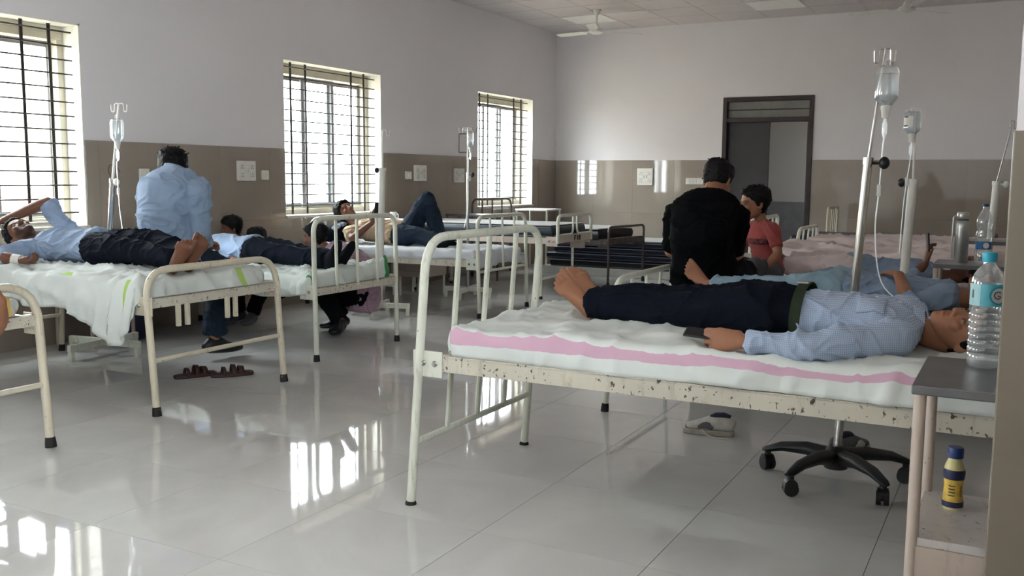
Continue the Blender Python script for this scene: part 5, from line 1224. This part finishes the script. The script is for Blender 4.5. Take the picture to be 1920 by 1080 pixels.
# boy in red facing him
boy, _ = person('boy in a red T-shirt and grey trousers sitting cross-legged, looking aside', (-1.5, 6.2, ZCC), (-1.45, 6.24, ZCC+.085), (-1.475, 6.17, .925), (.72, -.69, 0), ((-1.515, 6.13, 1.040), (-.80, -.58, -.06), (-.03, -.05, 1), -.004),
    dict(L=dict(s=(-1.385, 6.085, .875), e=(-1.335, 6.03, .735), w=(-1.40, 5.98, .64), d=(-.7, -.4, -.3), n=(.1, -.4, .9), sleeve=.72), R=dict(s=(-1.57, 6.25, .875), e=(-1.62, 6.23, .73), w=(-1.62, 6.1, .65), d=(-.2, -.9, 0), n=(0, 0, 1), sleeve=.72)),
    dict(L=dict(k=(-1.45, 5.935, ZCC+.105), a=(-1.62, 6.04, ZCC+.05), t=(-.9, .2, 0), u=(0, -.3, 1)), R=dict(k=(-1.70, 6.20, ZCC+.085), a=(-1.52, 6.03, ZCC+.05), t=(.7, -.5, 0), u=(0, -.3, 1))),
    s=.74, hs=.92, shirt='red', trousers='grey', vox=.005, seed=23, feet='bare', collar=False, hair=.016, tufts=60, hem=-.12, skin='warm', hips=.095)
patch(boy, 'shirt', (-1.53, 6.10, .80), (.13, -.12, 0), (0, 0, .035), (.75, .65, 0), 10, 3, plain('dark_shirt_print', (92, 44, 46), .9, 0, .5, 60), 'shirt_print', .002)
# man in blue sitting on the green-bordered bed, back to the camera
SB = .665
person('man in a light blue shirt sitting with his back turned and head bowed', (-4.55, 4.1, .67), (-4.555, 4.10, .735), (-4.590, 4.18, 1.215), (-1, 0, 0), ((-4.715, 4.275, 1.232), (-.42, .68, -.60), (-.35, .50, .79)),
    dict(L=dict(s=(-4.775, 4.17, 1.105), e=(-4.825, 4.18, .86), w=(-4.70, 4.38, .78), d=(.4, .8, -.2), n=(0, 0, 1)), R=dict(s=(-4.365, 4.15, 1.10), e=(-4.330, 4.13, .86), w=(-4.50, 4.33, .78), d=(-.3, .9, -.1), n=(0, 0, 1))),
    dict(L=dict(k=(-4.76, 4.50, .62), a=(-4.70, 4.30, .62), t=(-.2, 1, .1), u=UP), R=dict(k=(-4.52, 4.48, .60), a=(-4.60, 4.47, .13), t=(.25, .95, -.05), u=UP)),
    s=1.02, hs=.98, shirt='blue', trousers='jeans', vox=.006, seed=29, spine=[(-4.555, 4.045, .92), (-4.56, 4.09, 1.1)], hem=-.26, loose=1.12, feet='shoe', eyes=False, hair=.020, tufts=70, amp=.013, hairback=-.06, to=1.9)
# patient with an arm over his face
ZL = .682
person('bearded patient in pale blue shirt lying with one arm over his face', (-4.7, 3.7, ZL), (-4.73, 3.72, ZL+.10), (-5.14, 3.68, ZL+.10), (0, 1, 0), ((-5.275, 3.62, ZL+.155), (.22, -.42, .88), (-1, 0, .25)),
    dict(R=dict(s=(-5.09, 3.50, ZL+.08), e=(-5.05, 3.33, ZL+.05), w=(-4.925, 3.37, ZL+.032), d=(.9, .1, -.05), n=(0, -.2, -1), curl=.75, thumb=.4, sleeve=1.15), L=dict(s=(-5.10, 3.83, ZL+.12), e=(-5.275, 3.80, ZL+.345), w=(-5.455, 3.62, ZL+.23), d=(-.5, -.75, -.35), n=(-.2, -.3, .9), curl=.3, sleeve=.98)),
    dict(R=dict(k=(-4.33, 3.62, ZL+.095), a=(-3.96, 3.60, ZL+.07), fs=1.08, t=(.60, -.02, .78), u=(-.60, .62, .45)), L=dict(k=(-4.33, 3.80, ZL+.14), a=(-3.965, 3.70, ZL+.07), fs=1.08, t=(.52, .0, .85), u=(-.65, .55, .45))),
    s=.9, shirt='paleb', trousers='navy', vox=.0046, seed=33, hem=-.04, depth=.88, amp=.015, beard=.9, skin='dark', hair=.014, belly=.01, bandage=((-4.985, 3.352, ZL+.04), (-4.93, 3.37, ZL+.034), .031))
t = tag(obj('pillow', MB().loft([(0, -.2, .03, .13, .03), (0, 0, .045, .15, .045), (0, .2, .03, .13, .03)], (1, 0, 0), 20, 5), CL['navy'], loc=(-5.47, 3.68, ZL-.005)), 'dark pillow under the bearded patient', 'pillow')
# patient on the bed with three foot bars, dark socks
Z2 = .563
person('patient in dark trousers and charcoal socks lying behind the seated man', (-4.9, 5.2, Z2), (-4.93, 5.18, Z2+.095), (-5.36, 5.18, Z2+.09), (0, 1, 0), ((-5.52, 5.18, Z2+.11), (.1, 0, 1), (-1, 0, .15)),
    dict(R=dict(s=(-5.3, 5.02, Z2+.08), e=(-5.08, 4.95, Z2+.05), w=(-4.9, 4.97, Z2+.04), d=(.9, .1, 0), n=(0, -.2, 1)), L=dict(s=(-5.3, 5.34, Z2+.08), e=(-5.08, 5.42, Z2+.06), w=(-4.88, 5.4, Z2+.08), d=(1, 0, 0), n=(0, 0, 1))),
    dict(R=dict(k=(-4.55, 5.12, Z2+.085), a=(-4.20, 5.13, Z2+.06), t=(.42, -.05, .9), u=(-.9, 0, .42)), L=dict(k=(-4.55, 5.27, Z2+.085), a=(-4.19, 5.24, Z2+.06), t=(.5, .05, .86), u=(-.88, 0, .5))),
    s=.9, shirt='paleb', trousers='navy', vox=.0065, seed=37, feet='sock', hem=-.1, belly=.005)
# attendants beyond that bed
person('moustached man in a mauve checked shirt crouching beside the socked feet', (-4.5, 5.9, 0), (-4.56, 6.02, .27), (-4.79, 5.92, .63), (.25, -.97, 0), ((-4.90, 5.86, .715), (-.93, -.36, -.08), (-.06, 0, 1)),
    dict(L=dict(s=(-4.64, 5.78, .59), e=(-4.72, 5.62, .50), w=(-4.50, 5.49, .60), d=(.75, -.5, .2), n=(0, -.4, .9), sleeve=1.35), R=dict(s=(-4.72, 6.06, .58), e=(-4.95, 5.95, .5), w=(-4.85, 5.72, .58), d=(.6, -.8, .1), n=(0, 0, 1), sleeve=1.3)),
    dict(L=dict(k=(-4.80, 5.70, .40), a=(-4.52, 5.68, .10), t=(.3, -.95, -.03), u=UP), R=dict(k=(-4.92, 5.93, .40), a=(-4.66, 5.86, .10), t=(-.4, -.9, -.03), u=UP)),
    s=.9, shirt='mauve', trousers='dark', vox=.0055, seed=41, feet='shoe', beard=.55, skin='dark', hair=.016, hem=-.22, loose=1.1, spine=[(-4.55, 6.03, .45)])
person('dark-haired man whose eyes just show above the patient\'s dark trousers', (-5.4, 5.95, 0), (-5.44, 5.98, .30), (-5.44, 5.86, .60), (-.1, 1, 0) if 0 else (.95, .1, 0), ((-5.462, 5.80, .675), (.18, -.98, -.05), UP),
    dict(L=dict(s=(-5.31, 5.86, .53), e=(-5.27, 5.82, .38), w=(-5.33, 5.72, .34), d=(-.3, -.9, 0), n=(0, 0, 1)), R=dict(s=(-5.57, 5.86, .53), e=(-5.58, 5.82, .38), w=(-5.54, 5.72, .34), d=(.3, -.9, 0), n=(0, 0, 1))),
    dict(L=dict(k=(-5.33, 5.76, .40), a=(-5.36, 5.62, .10), t=(.35, -.94, -.03), u=UP), R=dict(k=(-5.68, 5.76, .40), a=(-5.52, 5.58, .10), t=(.5, -.85, -.03), u=UP)),
    s=.85, shirt='grey', trousers='dark', vox=.0065, seed=43, feet='shoe', skin='dark', hair=.014, hem=-.1, shoemat='shoeg')
person('dark-haired attendant half hidden behind the seated man in blue', (-5.72, 5.8, 0), (-5.68, 5.85, .36), (-5.68, 5.80, .66), (.9, -.3, 0), ((-5.69, 5.76, .765), (-.6, -.75, -.15), UP),
    dict(L=dict(s=(-5.54, 5.75, .60), e=(-5.46, 5.62, .60), w=(-5.33, 5.50, .66), d=(.9, -.3, 0), n=(0, 0, 1), sleeve=.4), R=dict(s=(-5.80, 5.82, .6), e=(-5.84, 5.7, .5), w=(-5.74, 5.62, .5), d=(.2, -.9, 0), n=(0, 0, 1), sleeve=.6)),
    dict(L=dict(k=(-5.55, 5.64, .36), a=(-5.55, 5.68, .1), t=(0, -1, 0), u=UP), R=dict(k=(-5.80, 5.64, .36), a=(-5.80, 5.70, .1), t=(0, -1, 0), u=UP)),
    s=.82, shirt='grey', trousers='dark', vox=.0065, seed=47, feet='shoe', skin='dark', hair=.016, hem=-.1)
# patient with a raised knee and a phone
Z3 = .572
person('patient in tan shirt and blue jeans lying with one knee raised', (-5.2, 7.3, Z3), (-5.13, 7.32, Z3+.09), (-5.56, 7.33, Z3+.15), (0, 1, 0), ((-5.755, 7.33, Z3+.275), (.62, -.35, .66), (-.75, -.05, .66), .003),
    dict(R=dict(s=(-5.56, 7.16, Z3+.10), e=(-5.47, 7.06, Z3+.05), w=(-5.315, 7.16, Z3+.20), d=(.25, .15, .95), n=(.3, -.9, 0), curl=.5, sleeve=.55), L=dict(s=(-5.52, 7.50, Z3+.12), e=(-5.42, 7.55, Z3+.08), w=(-5.30, 7.42, Z3+.15), d=(.3, -.8, .5), n=(.3, .2, .9), sleeve=.55)),
    dict(R=dict(k=(-4.86, 7.22, Z3+.10), a=(-4.60, 7.20, Z3+.045), t=(.75, -.15, .45), u=(-.5, 0, .85)), L=dict(k=(-4.875, 7.42, Z3+.415), a=(-4.745, 7.43, Z3+.085), t=(1, -.05, -.08), u=UP)),
    s=.94, shirt='tan', trousers='jeans', loose=1.08, vox=.0055, seed=53, feet='sock', skin='dark', hair=.02, hem=-.02, hairback=-.09, tufts=60)
phone('black phone held up by the patient with a raised knee', (-5.265, 7.17, Z3+.32), (.05, 0, 1), (-.9, .3, .2), .07, .14)
bp = thing('backpack', 'dark patterned bag propped as a pillow for the patient with a raised knee', 'bag', (-5.80, 7.32, Z3-.005))
obj('bag_body', MB().loft([(0, -.16, .07, .09, .07), (-.01, 0, .10, .10, .10), (0, .16, .07, .09, .07)], (1, 0, 0), 20, 5), CL['navy'], bp)
obj('print_patch', MB().loft([(.02, -.165, .12, .05, .02), (.03, -.10, .155, .05, .02), (.03, -.02, .175, .05, .02)], (1, 0, 0), 12, 4), plain('white_blue_print', (140, 152, 168), .8, 0, .5, 45), bp)
obj('strap', MB().tube(bend([(.07, -.1, .16), (.11, -.1, .1), (.1, -.1, .02)], .03, 4), .012, 8, flat=(.3, 1), side=(1, 0, 0)), CL['navy'], bp)
# person on the bed at the left edge, only a hand reaches into the picture
person('person at the left picture edge, only a hand hanging over the footboard shows', (-4.0, 1.95, .67), (-4.12, 1.93, .775), (-4.08, 1.98, 1.23), (0, 1, 0), ((-4.05, 1.97, 1.40), (.95, .1, -.1), UP),
    dict(L=dict(s=(-4.06, 2.16, 1.13), e=(-3.80, 2.32, .93), w=(-3.69, 2.425, .665), d=(0, .0, -1), n=(.8, .3, 0), curl=.3, sleeve=.9), R=dict(s=(-4.06, 1.8, 1.13), e=(-3.92, 1.7, .9), w=(-3.75, 1.75, .78), d=(1, 0, 0), n=(0, 0, 1), sleeve=.9)),
    dict(L=dict(k=(-4.3, 2.2, .76), a=(-4.55, 2.1, .74), t=(-.9, 0, .3), u=UP), R=dict(k=(-4.35, 1.8, .76), a=(-4.6, 1.85, .74), t=(-.9, 0, .3), u=UP)),
    s=.95, shirt='tan', trousers='dark', vox=.007, seed=59, hem=-.15)
